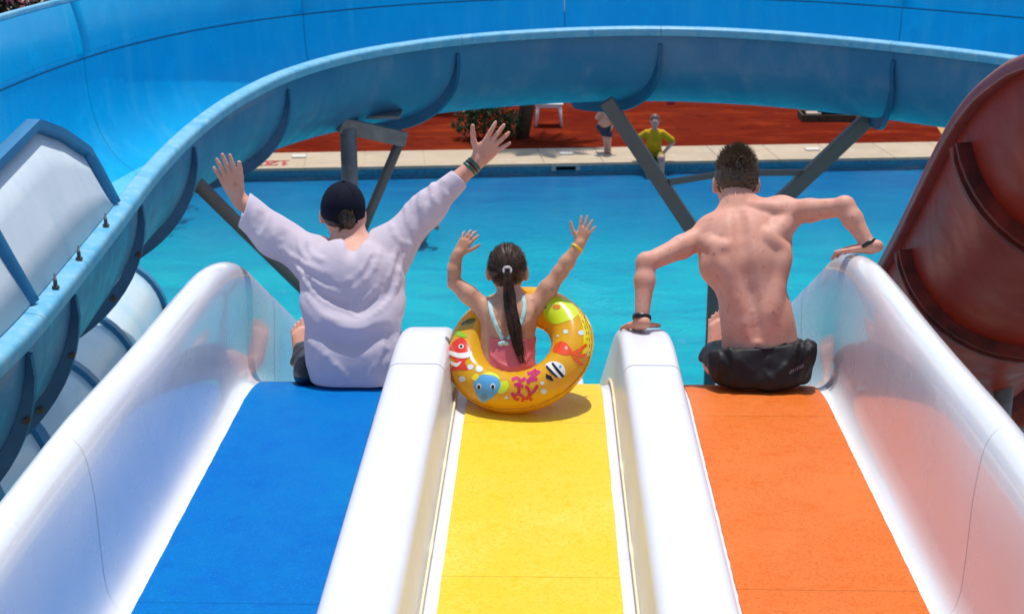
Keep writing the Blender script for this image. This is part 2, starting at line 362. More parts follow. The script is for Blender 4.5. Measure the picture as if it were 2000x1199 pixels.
for nm, x0, x1, mk, lab in LANES:
    joints = [-.58, 2.6, {'blue': 3.69, 'yellow': 3.86, 'orange': 3.8}[nm], {'blue': 5.33, 'yellow': 5.02, 'orange': 5.1}[nm], 8, 12, ENDY]
    for j in range(len(joints)-1):
        a, b = joints[j]+.0006, joints[j+1]-.0006
        n = 7
        base = [x0+(x1-x0)*k/n for k in range(n+1)]
        def warp(y, cs, x0=x0, x1=x1, nm=nm):
            jl = .0013*mnoise.noise((y*9, x0*7, 1))+.0014*mnoise.noise((y*40, x0*7, 3)); jr = .0013*mnoise.noise((y*9, x1*7, 5))+.0014*mnoise.noise((y*40, x1*7, 8))
            if nm == 'orange': jl += .0025*mnoise.noise((y*25, 2, 3))
            xs = [c[0] for c in cs]
            return [(x0+jl, -.009)]+[(x+(jl if i == 0 else jr if i == len(xs)-1 else 0), .004+.0012*mnoise.noise((x*6, y*3, 2))) for i, x in enumerate(xs)]+[(x1+jr, -.009)]
        v, f = sw([(x, .004) for x in base], a, b, False, step=.02 if a > 2 and b < 6 else .05, warp=warp)
        o = mesh('lane_panel', v, f, M[mk], slide, autosmooth=R(50)); o['label'] = lab
def rounded(pts, rads, n=5):
    """2D polyline with rounded corners"""
    out = [pts[0]]
    for i in range(1, len(pts)-1):
        p, a, b = np.array(pts[i]), np.array(pts[i-1]), np.array(pts[i+1]); r_ = rads[i]
        if r_ <= 0: out.append(tuple(p)); continue
        u = (a-p)/np.linalg.norm(a-p); w = (b-p)/np.linalg.norm(b-p); ang = math.acos(np.clip(np.dot(u, w), -1, 1)); d = r_/math.tan(ang/2)
        d = min(d, .49*np.linalg.norm(a-p), .49*np.linalg.norm(b-p)); 
        for k in range(n+1):
            t = k/n; q = (1-t)**2*(p+u*d)+2*t*(1-t)*p+t*t*(p+w*d); out.append(tuple(q))
    out.append(pts[-1]); return out
def divider_cs(c, hl, hr):
    return rounded([(c-hl, -.004), (c-.118, .0), (c-.098, .212), (c+.098, .212), (c+.118, .0), (c+hr, -.004)], [0, .05, .035, .035, .05, 0], 6)
def crown(cs, c): return [(x, h+(.012*(1-((x-c)/.1)**2) if abs(x-c) < .1 and h > .1 else 0)) for x, h in cs]
for c, l, r_ in ((-.445, -.602, -.282), (.374, .216, .532)):
    cs = crown(divider_cs(c, c-l+.01, r_-c+.01), c)
    jo = [-.58, 2.1, 3.98, 5.02, 7.6, 12, ENDY]
    for j in range(len(jo)-1):
        dz = .0012*(j % 2)
        v, f = sw([(x, h+(dz if h > .02 else 0)) for x, h in cs], jo[j]+.0005, jo[j+1]-.0005, False)
        o = mesh('divider_panel', v, f, M['white_matte'], slide)
    sg = MB()
    for s_ in (1, -1):
        v, f = sw([(c+s_*.1225+dx, .022+dh) for dx, dh in ((-.004, 0), (0, .006), (.006, .001), (.003, -.006))], 1, 12, False, closed=True); sg.add(v, f)
    sg.build('sealant_strip', M['seal'], slide)
# tall outer walls with a rolled lip
WALL_IN = [(0.0, -.004), (.035, .004), (.062, .03), (.075, .075), (.08, .15), (.083, .28), (.088, .38), (.097, .425), (.113, .452), (.137, .465), (.165, .462), (.19, .445), (.205, .415), (.208, .38), (.203, .37)]
WALL_CS = smooth_curve(WALL_IN, 3)
for side, xb in ((-1, -1.094), (1, 1.03)):
    jo = [-.58, 1.8, 3.64, 5.34, 6.15, 8.6, 12, ENDY]
    for j in range(len(jo)-1):
        a, b = jo[j]+.0002, jo[j+1]-.0002
        ex = .0006*(j % 2)
        def warp(y, cs, a=a, b=b, ex=ex, side=side, xb=xb, j=j):
            out = []
            # rim grows wider just behind a joint
            bul = .010*math.exp(-((y-3.64)/.35)**2)
            for x, h in cs:
                t = min(1, max(0, (h-.3)/.16))
                out.append((xb+side*(x-.012+ex*min(1, h*20)+bul*t), h*(1+(.1 if side > 0 else .0)+.09*np.clip((5.4-y)/1.6, 0, 1))+.004*mnoise.noise((y*2.1, side*3, 1))*min(1, h*4)))
            return out
        v, f = sw([tuple(p) for p in WALL_CS], a, b, False, warp=warp)
        if side > 0: f = [q[::-1] for q in f]
        o = mesh('wall_panel', v, f, M['white'], slide)
        so = o.modifiers.new('thickness', 'SOLIDIFY'); so.thickness = .012; so.offset = 1; so.use_rim = False
# steel legs under the slide (behind the crest, out of view)
for y_ in (1.0, 4.5, 8.5, 12.5):
    y, z, a = prof_at(s_of_y(y_))
    for x in (-.95, .9):
        MB().tube([(x, y, .13 if y < NEAR_Y else -1.2), (x, y, z-.05)], .06).build('slide_leg', M['steel'], slide)

# ================================================================== BIG BLUE FLUME
KF = .85                                  # everything about this flume is this much of the first survey
LIPZ = CAMZ-2.88*KF
lip_px = [(-900, 1500), (-300, 960), (-120, 765), (0, 655), (62, 588), (130, 508), (210, 412), (290, 315), (370, 240), (455, 182), (560, 134), (700, 97), (890, 70), (1090, 56), (1290, 52), (1500, 60), (1750, 82), (2000, 112), (2300, 165), (2900, 330)]
LIP = resample(smooth_curve([P(x, y, Z=LIPZ)[:2] for x, y in lip_px], 10), 900)
# light smoothing
for _ in range(60):
    LIP[1:-1] = .25*LIP[:-2]+.5*LIP[1:-1]+.25*LIP[2:]
LS = np.r_[0, np.cumsum(np.linalg.norm(np.diff(LIP, axis=0), axis=1))]
def lip_at(s):
    s = min(max(s, .3), LS[-1]-.3)
    p = np.array([np.interp(s, LS, LIP[:, 0]), np.interp(s, LS, LIP[:, 1])]); e = .25
    q = np.array([np.interp(s+e, LS, LIP[:, 0])-np.interp(s-e, LS, LIP[:, 0]), np.interp(s+e, LS, LIP[:, 1])-np.interp(s-e, LS, LIP[:, 1])]); q /= np.linalg.norm(q)
    return p, q, np.array([-q[1], q[0]])          # outward = to the left of travel (away from the camera side)
SKEW = .62                                 # the section ends are cut on a slant
def lip_sk(s, a): return lip_at(s-SKEW*min(max(a, 0), 1.3))
def s_of_px(px, py):
    p = P(px, py, Z=LIPZ)[:2]; return float(LS[np.argmin(np.linalg.norm(LIP-p, axis=1))])
def fsweep(cs, s0, s1, step=.18, closed=False, cap=False, zf=None):
    n = max(2, int((s1-s0)/step)+1); rows = []
    for s in np.linspace(s0, s1, n):
        row = []
        for a, h in cs:
            p, t, o = lip_sk(s, a); row.append((p[0]+o[0]*a*KF, p[1]+o[1]*a*KF, LIPZ+h*KF))
        rows.append(row)
    return grid_mesh(rows, closed, cap)
FW, FD, FS = 2.15, 1.22, .25            # width, depth, seam height
def shell(off=0.0, n=26, a0=.0, a1=1.0):
    out = []
    for t in np.linspace(a0, a1, n):
        th = math.pi*(1-t)
        ca, sa = math.cos(th), math.sin(th)
        rx, rz = FW/2+off, FD+off
        x = FW/2+rx*(abs(ca)**.88)*math.copysign(1, ca); z = -rz*(abs(sa)**.82)
        z += FS*max(0, (t-.5)*2)**3+.0
        out.append((x, z-.05))
    return out
flume = thing('flume_slide', (-1.0, 20.5, 0.0), 'large open blue curved flume slide with tall back wall sweeping behind the riders', 'water slide')
flange_px = [(-330, 985), (-60, 710), (40, 615), (130, 508), (268, 345), (372, 240), (556, 135), (888, 70), (1290, 52), (1746, 82), (2210, 150)]
FLS = [s_of_px(*q) for q in flange_px]
FLS = [.35]+FLS+[LS[-1]-.35]
gap = .006
inn = shell(0, 30); outr = shell(.022, 30)
lipcs = rounded([(-.02, -.13), (-.135, -.125), (-.15, -.01), (.0, .012), (.03, -.06)], [0, .01, .05, .03, 0], 4)
for i in range(len(FLS)-1):
    s0, s1 = FLS[i]+gap/2, FLS[i+1]-gap/2
    for cs_, nm_, mk_ in ((inn[:20], 'flume_floor', 'flume_floor'), (inn[19:], 'flume_side', 'flume')):  # floor part carries the painted sunlit tone, upper side the plain blue
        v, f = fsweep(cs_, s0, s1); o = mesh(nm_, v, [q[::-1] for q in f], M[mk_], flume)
    v, f = fsweep(outr, s0, s1); o = mesh('flume_shell', v, f, M['flume_out'], flume)
    v, f = fsweep(lipcs, s0, s1, closed=True, cap=True); mesh('lip', v, f, M['flume_lip'], flume, autosmooth=R(50))
    wallcs = [(FW+.012, FS-.04), (FW+.05, FS+.30), (FW+.11, FS+.66), (FW+.13, FS+.80)]
    # tall back wall, slightly proud of the channel below so the joint reads as a dark line
    wcs = smooth_curve([(FW-.004, FS-.028), (FW+.03, FS+.25), (FW+.075, FS+.46), (FW+.13, FS+.65)], 4)
    v, f = fsweep([tuple(p) for p in wcs], s0, s1); o = mesh('back_wall', v, [q[::-1] for q in f], M['flume'], flume)
    so = o.modifiers.new('thickness', 'SOLIDIFY'); so.thickness = .025; so.offset = -1
    lc2 = rounded([(FW+.12, FS+.63), (FW+.12, FS+.69), (FW+.25, FS+.67), (FW+.25, FS+.61)], [0, .02, .02, 0], 3)
    v, f = fsweep(lc2, s0, s1, closed=True, cap=True); mesh('back_lip', v, f, M['flume_lip'], flume, autosmooth=R(50))
    jcs = [(FW+.006, FS-.075), (FW+.006, FS-.02), (FW+.03, FS-.02), (FW+.03, FS-.075)]
    v, f = fsweep(jcs, s0, s1, closed=True, cap=True); mesh('wall_joint', v, f, M['flange'], flume, autosmooth=R(50))
# joint flanges: two plates standing off the shell, bolted together
bolt_me = None
def ring_flange(s, depth, th, n=30, a0=.035, a1=.97):
    rows_o = shell(.024, n, a0, a1); rows_d = [shell(.03+(depth-.03)*min(1, .25+1.5*t)*(1 if t < .6 else max(.35, 1-(t-.6)*1.8)), n, a0, a1)[q] for q, t in enumerate(np.linspace(0, 1, n))]
    rows_d[0] = (rows_d[0][0]+depth*.1, rows_d[0][1]+.0)
    v = []; f = []
    for k, ds in enumerate((-th/2, th/2)):
        for a, h in list(rows_o)+list(rows_d):
            p, t, o = lip_sk(s+ds, a); v.append((p[0]+o[0]*a*KF, p[1]+o[1]*a*KF, LIPZ+h*KF))
    N = len(rows_o)
    for j in range(N-1):
        f += [(j, j+1, N+j+1, N+j), (2*N+j, 3*N+j, 3*N+j+1, 2*N+j+1), (N+j, N+j+1, 3*N+j+1, 3*N+j), (j, 2*N+j, 2*N+j+1, j+1)]
    f += [(0, N, 3*N, 2*N), (N-1, 3*N-1, 4*N-1, 2*N-1)]
    return v, f
bolt_mb = MB().tube([(0, 0, -.02), (0, 0, .0), (0, 0, .001), (0, 0, .016)], [.028, .028, .017, .015], 8)
BOLT = None
for i, s in enumerate(FLS[1:-1]):
    v, f = ring_flange(s, .20, .05); fo = mesh('joint_flange', v, f, M['flange'], flume, autosmooth=R(40))
    mb = MB(); mid = shell(.075, 15, .06, .6)
    for a, h in (mid[2:13:3] if i < 5 else []):
        p, t, o = lip_sk(s-.028, a); tv = Vector((-t[0], -t[1], 0)); q = tv.to_track_quat('Z', 'Y').to_matrix()
        c = Vector((p[0]+o[0]*a*KF, p[1]+o[1]*a*KF, LIPZ+h*KF))
        if BOLT is None:
            BOLT = bolt_mb.build('bolt', M['bolt'], None, autosmooth=R(40)); bo = BOLT
        else: bo = BOLT.copy(); COL.objects.link(bo)
        bo.parent = fo; bo.location = c-wloc(fo); bo.rotation_euler = q.to_euler()
# faint crease ribs across the channel and back wall at each joint
for i, s in enumerate(FLS[1:-1]):
    cs = shell(-.006, 26, .03, .99); rows = []
    for ds in (-.03, 0, .03):
        e = .004 if ds else .010
        c2 = shell(-e, 26, .03, .64); rw = []
        for a, h in c2:
            p, t, o = lip_sk(s+ds, a); rw.append((p[0]+o[0]*a*KF, p[1]+o[1]*a*KF, LIPZ+h*KF))
        rows.append(rw)
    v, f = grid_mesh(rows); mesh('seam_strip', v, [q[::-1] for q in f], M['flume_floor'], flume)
# bolts standing on the lip near the splash panel
# raised splash panels standing on the near lip: shallow pans with a peaked, flanged edge
LIPX = np.array([1000+F_PX*np.dot(np.array([p[0], p[1], LIPZ])-ORG, _R)/np.dot(np.array([p[0], p[1], LIPZ])-ORG, _F) for p in LIP])
LIM = LS < LS[-1]*.42
def s_at_px(px): return float(LS[LIM][np.argmin(abs(LIPX[LIM]-px))])
LEAN = .35                                  # the panels lean back over the channel
def splash(profile_px):
    ss = []; hs = []
    cand = LS[LIM][::3]; A_ = [lip_at(s) for s in cand]; HH = np.linspace(0, 1.4, 141)
    for q in profile_px:
        best = None
        for s, (p, t, o) in zip(cand, A_):
            C_ = np.stack([p[0]+o[0]*LEAN*HH, p[1]+o[1]*LEAN*HH, LIPZ+HH], 1)-ORG; dp = C_@_F
            e = np.hypot(1000+F_PX*(C_@_R)/dp-q[0], 599.5-F_PX*(C_@_U)/dp-q[1]); k = int(np.argmin(e))
            if best is None or e[k] < best[0]: best = (e[k], s, HH[k])
        ss.append(best[1]); hs.append(best[2])
    for q_ in range(1, len(ss)): ss[q_] = max(ss[q_], ss[q_-1]+.06)
    sA, sB = ss[0], ss[-1]; hs[-1] = .012
    n = 400; S = np.linspace(sA, sB, n); H = np.interp(S, ss, hs)
    def pan(s, h, a):
        p, tt, o = lip_at(s); a = a+LEAN*max(0, h); return (p[0]+o[0]*a, p[1]+o[1]*a, LIPZ+.012+max(0, h))
    FR = .085
    def outline(ds):
        o_ = resample(np.stack([S, H], 1), 70); t_ = np.gradient(o_, axis=0); t_ /= np.linalg.norm(t_, axis=1)[:, None]+1e-9
        for _ in range(3): t_[1:-1] = (t_[:-2]+t_[1:-1]+t_[2:])/3
        q_ = o_+np.stack([t_[:, 1], -t_[:, 0]], 1)*ds; q_[:, 1] = np.maximum(0, q_[:, 1]); return q_
    O_, I_ = outline(0), outline(FR); I_[:, 0] = np.maximum.accumulate(I_[:, 0]); Mi = .4*O_+.6*I_
    rows = [[pan(s, h*k, -.015+.025*k) for k in (0, .33, .66, 1)] for s, h in I_]
    v, f = grid_mesh(rows); fo = mesh('splash_panel', v, f, M['guard'], flume); so = fo.modifiers.new('thickness', 'SOLIDIFY'); so.thickness = .02; so.offset = 0
    rows = [[pan(*i_, .0), pan(*m_, -.045), pan(*o_, -.06), pan(o_[0], o_[1]+.003, .02)] for i_, m_, o_ in zip(I_, Mi, O_)]
    v, f = grid_mesh(rows); fo2 = mesh('panel_flange', v, f, M['flange_mid'], fo, autosmooth=R(40)); so = fo2.modifiers.new('thickness', 'SOLIDIFY'); so.thickness = .012
splash([(-160, 470), (-20, 315), (62, 236), (110, 255), (158, 292), (178, 335), (197, 384)])
splash([(-420, 700), (-120, 420), (-50, 400), (0, 505), (32, 580)])

for px in (184, 130, 82):
    p_, t_, o_ = lip_at(s_at_px(px)); b = np.array([p_[0]-o_[0]*.075, p_[1]-o_[1]*.075, LIPZ+.004]); MB().tube([b+np.array([0, 0, z]) for z in (0, .012, .0121, .03, .05, .0505, .085)], [.022, .022, .012, .012, .011, .009, .004], 8).build('lip_bolt', M['bolt'], flume)

# ------------------------------------------------------------------ steel frames carrying the flume
def bar(a, b, w, name, m, parent, flat=1.0):
    return MB().tube([a, b], w, 4 if flat == 2 else 12).build(name, m, parent, smooth=flat != 2, autosmooth=R(40))
frame1 = thing('flume_support', P(680, 640, Z=0), 'grey steel post with slanting braces behind the capped man', 'steel support')
YA = 21.0*KF
top = P(680, 252, Y=YA); bot = np.array([top[0], YA, -1.2]); frame1.location = (top[0], YA, 0)
MB().tube([bot, top], .098, 14).build('post', M['steel'], frame1)
arm_a, arm_b = P(662, 243, Y=YA), P(790, 272, Y=YA+.35)
m_ = MB(); d_ = Vector(arm_b-arm_a); q = d_.to_track_quat('X', 'Z').to_matrix()
m_.box((arm_a+arm_b)/2, (d_.length, .18, .18), q); bevel(m_.build('beam', M['steel'], frame1, smooth=False), .012)
MB().tube([P(782, 275, Y=YA+.3), P(695, 480, Y=YA+.02)], .06, 10).build('brace', M['steel_dark'], frame1)
MB().tube([P(372, 345, Y=YA-4.2), P(590, 562, Y=YA-1.1), P(672, 644, Y=YA)], .07, 10).build('brace', M['steel_dark'], frame1)
sd = MB(); 
p1 = P(722, 240, Y=YA+.25); sd.box(p1+np.array([0.1, .5, .05]), (.5, .9, .03)); sd.build('saddle_plate', M['steel'], frame1, smooth=False)
frame2 = thing('flume_support', (0, 0, 0), 'dark steel Y shaped support rising from the pool beside the shirtless boy', 'steel support')
YB = 23.3*KF
jb = P(1396, 515, Y=YB); frame2.location = (jb[0], YB, 0)
MB().tube([(jb[0], YB, -1.2), jb+np.array([0, 0, .05])], .085, 12).build('post', M['steel_dark'], frame2)
for px, py in ((1188, 203), (1706, 222)):
    t_ = P(px, py, Y=YB+.1); d_ = Vector(t_-jb); q = d_.to_track_quat('X', 'Y').to_matrix()
    m_ = MB(); m_.box((t_+jb)/2, (d_.length+.1, .19, .16), q); bevel(m_.build('slanting_arm', M['steel_dark'], frame2, smooth=False), .015)
a, b = P(1312, 353, Y=YB+.02), P(1580, 336, Y=YB+.5)
m_ = MB(); mid = P(1440, 336, Y=YB+.4)
for a_, b_ in ((P(1308, 356, Y=YB), P(1420, 338, Y=YB+.25)), (P(1420, 338, Y=YB+.25), P(1580, 337, Y=YB+.05))):
    d_ = Vector(b_-a_); q = d_.to_track_quat('X', 'Z').to_matrix(); m_.box((a_+b_)/2, (d_.length+.02, .07, .075), q)
m_.build('tie_bar', M['steel_dark'], frame2, smooth=False)

# ------------------------------------------------------------------ pale tube slide under the flume
tube = thing('tube_slide', (-4.2, 12.5, .13), 'pale blue enclosed tube slide with dark rings running below the flume', 'water slide')
TC = smooth_curve([P(-420, 1330, Z=1.7), P(-120, 985, Z=1.45), P(30, 880, Z=1.3), P(115, 760, Z=1.15), P(205, 622, Z=1.0)], 10)
TC = resample(TC, 60); TR = .74
TSd = np.r_[0, np.cumsum(np.linalg.norm(np.diff(TC, axis=0), axis=1))]
ring_px = [(205, 520+85), (137, 735), (62, 838), (-40, 925)]
ring_s = []
for px, py in ring_px:
    dd = [np.linalg.norm(np.array([(1000+F_PX*np.dot(c-ORG, _R)/np.dot(c-ORG, _F))-px, (599.5-F_PX*np.dot(c-ORG, _U)/np.dot(c-ORG, _F))-py])) for c in TC]
    ring_s.append(TSd[int(np.argmin(dd))])
ring_s = sorted(ring_s+[0, ring_s[-1]-1.4]); 
def tpt(s): return np.array([np.interp(s, TSd, TC[:, k]) for k in range(3)])
for a, b in zip(ring_s[:-1], ring_s[1:]):
    if b-a < .05: continue
    n = 8; MB().tube([tpt(s) for s in np.linspace(a+.003, b-.003, n)], TR, 40, cap=False).build('tube_section', M['tube'], tube)
for s in ring_s[1:]:
    c = tpt(s); t = tpt(s+.05)-tpt(s-.05); t = t/np.linalg.norm(t)
    if s == ring_s[-1]: t = tpt(s)-tpt(s-.1); t = t/np.linalg.norm(t)
    MB().tube([c-t*.075, c-t*.07, c+t*.07, c+t*.075], [TR-.03, TR+.055, TR+.055, TR-.03], 40, cap=False).build('joint_ring', M['tube_ring'], tube, autosmooth=R(40))
for s in (ring_s[-1]-.6, ring_s[1]+.3):
    c = tpt(s); MB().tube([(c[0], c[1], -1.2 if c[1] > NEAR_Y else .1), (c[0], c[1], c[2]-TR)], .07).build('tube_leg', M['steel'], tube)

# ------------------------------------------------------------------ dark red flume on the right
red = thing('flume_slide', (3.0, 8.5, .13), 'dark red open flume slide descending beside the right wall', 'water slide')
rc = [(2580, -60, 5.2), (2440, 100, 6.2), (2275, 165, 6.9), (2150, 262, 7.6), (1990, 475, 9.0), (1860, 640, 10.6), (1800, 720, 12.0)]
RCV = smooth_curve([P(x, y, Y=Y) for x, y, Y in rc], 14); RR = .64
RS = np.r_[0, np.cumsum(np.linalg.norm(np.diff(RCV, axis=0), axis=1))]
def rfr(s):
    p = np.array([np.interp(s, RS, RCV[:, k]) for k in range(3)]); e = .12
    t = np.array([np.interp(s+e, RS, RCV[:, k])-np.interp(s-e, RS, RCV[:, k]) for k in range(3)]); t /= np.linalg.norm(t)
    right = np.cross(t, [0, 0, 1]); right /= np.linalg.norm(right); up = np.cross(right, t); return p, t, right, up
def rsweep(cs, s0, s1, step=.1, closed=False, cap=False):
    rows = []
    for s in np.linspace(s0, s1, max(2, int((s1-s0)/step)+1)):
        p, t, rt, up = rfr(s); rows.append([tuple(p+rt*a+up*h) for a, h in cs])
    return grid_mesh(rows, closed, cap)
def half(r_, n=24, a0=-8, a1=188): return [(-r_*math.cos(R(a)), -r_*math.sin(R(a))) for a in np.linspace(a0, a1, n)]
rj = [0]+[RS[i*14] for i in (1, 3, 4, 5)]+[RS[-1]]
for a, b in zip(rj[:-1], rj[1:]):
    v, f = rsweep(half(RR+.012), a+.003, b-.003); mesh('flume_shell', v, f, M['red_flume'], red)
    v, f = rsweep(half(RR-.008), a+.003, b-.003); mesh('flume_floor', v, [q[::-1] for q in f], M['red_flume'], red)
    for sgn in (-1, 1):
        hx = sgn*(RR*math.cos(R(8))); hz = RR*math.sin(R(8))
        cs = rounded([(hx-sgn*.012, hz-.03), (hx-sgn*.012, hz+.02), (hx+sgn*.085, hz+.02), (hx+sgn*.085, hz-.05), (hx+sgn*.06, hz-.05)], [0, .02, .025, .01, 0], 3)
        v, f = rsweep(cs, a+.003, b-.003, closed=True, cap=True); mesh('lip', v, f, M['red_lip'], red, autosmooth=R(50))
for s in rj[1:-1]:
    for ds, rr, m_, nm in ((-.035, .085, 'red_flange', 'joint_flange'), (.02, .10, 'red_flange', 'joint_flange'), (-.008, .062, 'steel', 'gasket_strip')):
        w = .018
        a_ = half(RR+.012, 24, 6, 174); b_ = half(RR+rr, 24, 6, 174)
        v = []; 
        for d in (ds-w, ds+w):
            p, t, rt, up = rfr(s+d); v += [tuple(p+rt*x+up*h) for x, h in a_]+[tuple(p+rt*x+up*h) for x, h in b_]
        N = 24; f = []
        for j in range(N-1): f += [(j, j+1, N+j+1, N+j), (2*N+j, 3*N+j, 3*N+j+1, 2*N+j+1), (N+j, N+j+1, 3*N+j+1, 3*N+j), (j, 2*N+j, 2*N+j+1, j+1)]
        f += [(0, N, 3*N, 2*N), (N-1, 3*N-1, 4*N-1, 2*N-1)]
        mesh(nm, v, f, M[m_], red, autosmooth=R(40))
rs_ = thing('flume_support', (0, 0, 0), 'grey steel post with flat head plate under the dark red slide', 'steel support')
pt = P(1966, 712, Y=9.6); rs_.location = (pt[0], pt[1], .13)
MB().tube([(pt[0], pt[1], .1), pt], .062, 14).build('post', M['steel'], rs_)
m_ = MB(); m_.box(pt+np.array([.0, 0, .02]), (.62, .22, .045)); bevel(m_.build('head_plate', M['steel'], rs_, smooth=False), .008)
# another bend of the red slide lower down, behind the post
low = thing('flume_slide', (3.4, 11.5, .13), 'orange red lower slide bend glimpsed behind the grey post', 'water slide')
M['red_low'] = mat('orange red fibreglass', (.36, .055, .02), .35, .5, .2, noise=[(3, (.28, .04, .02), 5)])
LC = smooth_curve([P(1780, 900, Y=11.2), P(1905, 790, Y=11.6), P(2040, 760, Y=11.2), P(2200, 800, Y=10.4)], 8)
for nm_, r_ in (('flume_shell', .42), ('flume_floor', .40)):
    rows = []
    for i in range(len(LC)):
        t = LC[min(i+1, len(LC)-1)]-LC[max(i-1, 0)]; t /= np.linalg.norm(t); rt = np.cross(t, [0, 0, 1]); rt /= np.linalg.norm(rt); up = np.cross(rt, t)
        rows.append([tuple(LC[i]+rt*a+up*h) for a, h in half(r_, 18, 0, 180)])
    v, f = grid_mesh(rows); mesh(nm_, v, f if r_ > .41 else [q[::-1] for q in f], M['red_low'], low)

# ================================================================== PEOPLE: smooth blended bodies from one distance field each
def unit(v): v = np.asarray(v, float); return v/np.linalg.norm(v)
def rot(v, axis, deg):
    return np.array(Matrix.Rotation(R(deg), 3, Vector(axis)) @ Vector(v))
class Field:
    def __init__(s, lo, hi, h):
        s.lo = np.asarray(lo, float); s.h = h
        s.n = np.ceil((np.asarray(hi)-s.lo)/h).astype(int)+1
        s.ax = [(s.lo[k]+h*np.arange(s.n[k])).astype(np.float32) for k in range(3)]
        s.D = np.full(s.n, 1.0, np.float32)
    def _sl(s, lo, hi):
        i0 = np.clip(np.floor((lo-s.lo)/s.h).astype(int), 0, s.n); i1 = np.clip(np.ceil((hi-s.lo)/s.h).astype(int)+1, 0, s.n)
        if (i1 <= i0).any(): return None
        sl = tuple(slice(a, b) for a, b in zip(i0, i1))
        return sl, s.ax[0][sl[0]][:, None, None], s.ax[1][sl[1]][None, :, None], s.ax[2][sl[2]][None, None, :]
    def _mix(s, sl, d, k, sub):
        A = s.D[sl]
        if sub: A, d = -A, d
        if k > 0:
            hh = np.maximum(k-np.abs(A-d), 0)/k; r_ = np.minimum(A, d)-hh*hh*k*.25
        else: r_ = np.minimum(A, d)
        s.D[sl] = -r_ if sub else r_
    def cone(s, a, b, ra, rb, k=.02, sub=False):
        a = np.asarray(a, float); b = np.asarray(b, float); m = max(ra, rb)+k+3*s.h
        q = s._sl(np.minimum(a, b)-m, np.maximum(a, b)+m)
        if q is None: return s
        sl, X, Y, Z = q; ba = b-a; L2 = max(float(ba@ba), 1e-12)
        t = np.clip(((X-a[0])*ba[0]+(Y-a[1])*ba[1]+(Z-a[2])*ba[2])/L2, 0, 1)
        d = np.sqrt((X-a[0]-t*ba[0])**2+(Y-a[1]-t*ba[1])**2+(Z-a[2]-t*ba[2])**2)-(ra+t*(rb-ra))
        s._mix(sl, d.astype(np.float32), k, sub); return s
    def chain(s, pts, rad, k=.02, sub=False):
        for i in range(len(pts)-1): s.cone(pts[i], pts[i+1], rad[i], rad[i+1], k, sub)
        return s
    def ell(s, c, r_, F=None, k=.02, sub=False):
        """F = 3 row vectors of the local axes"""
        c = np.asarray(c, float); m = max(r_)+k+3*s.h; q = s._sl(c-m, c+m)
        if q is None: return s
        sl, X, Y, Z = q; F = np.eye(3) if F is None else np.asarray(F)
        k0 = 0; k1 = 0
        for i in range(3):
            u = (X-c[0])*F[i][0]+(Y-c[1])*F[i][1]+(Z-c[2])*F[i][2]
            k0 = k0+(u/r_[i])**2; k1 = k1+(u/r_[i]**2)**2
        k0 = np.sqrt(k0); k1 = np.sqrt(k1)+1e-9
        s._mix(sl, (k0*(k0-1)/k1).astype(np.float32), k, sub); return s
    def cut(s, p, n, k=.006):
        """remove everything on the side n points to"""
        n = unit(n); d = (s.ax[0][:, None, None]-p[0])*n[0]+(s.ax[1][None, :, None]-p[1])*n[1]+(s.ax[2][None, None, :]-p[2])*n[2]
        s._mix(tuple(slice(0, q) for q in s.n), (-d).astype(np.float32), k, True); return s
    def lift(s, fn, band=.03):
        """fn(points Nx3) -> metres the surface moves outwards"""
        idx = np.argwhere(np.abs(s.D) < band); p = s.lo+idx*s.h
        s.D[tuple(idx.T)] -= fn(p).astype(np.float32); return s
    def hit(s, px, py, t0=4.0, t1=7.2):
        r_ = ray(px, py); ts = np.arange(t0, t1, .003); p = ORG+ts[:, None]*r_
        i = np.round((p-s.lo)/s.h).astype(int); ok = ((i >= 0) & (i < s.n)).all(1)
        d = np.where(ok, s.D[tuple(np.clip(i, 0, s.n-1).T)], 1)
        w = np.where(d < 0)[0]
        return p[w[0]] if len(w) else None
    def ridge(s, pix, r_=.012, k=.03, amp=.005, sub=False, taper=True):
        """fold or muscle edge along a line on the seen surface, standing 'amp' proud (or cut that deep)"""
        c = resample(smooth_curve([(x, y) for x, y in pix], 6), max(4, len(pix)*3)); P_ = []; rad = []; n = len(c)
        for i, (x, y) in enumerate(c):
            h_ = s.hit(x, y)
            if h_ is None: continue
            w = math.sin(math.pi*(i+.5)/n)**.7 if taper else 1.0; r = r_*(.7+.3*w); d = r+k*.25-amp*w
            P_.append(h_+unit(ray(x, y))*(-d if sub else d)); rad.append(r)
        if len(P_) < 2: return s
        return s.chain(P_, rad, k, sub)
    def nets(s):
        D = s.D; D[0], D[-1], D[:, 0], D[:, -1], D[:, :, 0], D[:, :, -1] = 1, 1, 1, 1, 1, 1
        ins = D < 0
        c = np.zeros(np.array(D.shape)-1, np.int8)
        offs = [(a, b, d) for a in (0, 1) for b in (0, 1) for d in (0, 1)]
        nx, ny, nz = D.shape
        for a, b, d in offs: c += ins[a:nx-1+a, b:ny-1+b, d:nz-1+d]
        act = np.argwhere((c > 0) & (c < 8)); idx = np.full(c.shape, -1, np.int32); idx[tuple(act.T)] = np.arange(len(act))
        vals = {o: D[act[:, 0]+o[0], act[:, 1]+o[1], act[:, 2]+o[2]] for o in offs}
        acc = np.zeros((len(act), 3)); cnt = np.zeros(len(act))
        for o in offs:
            for k in range(3):
                if o[k]: continue
                e = list(o); e[k] = 1; e = tuple(e); va, vb = vals[o], vals[e]; x = (va < 0) != (vb < 0)
                t = np.where(x, va/np.where(va == vb, 1, va-vb), 0); p = np.tile(np.array(o, float), (len(act), 1)); p[:, k] += t
                acc += p*x[:, None]; cnt += x
        V = s.lo+s.h*(act+acc/np.maximum(cnt, 1)[:, None]); F = []
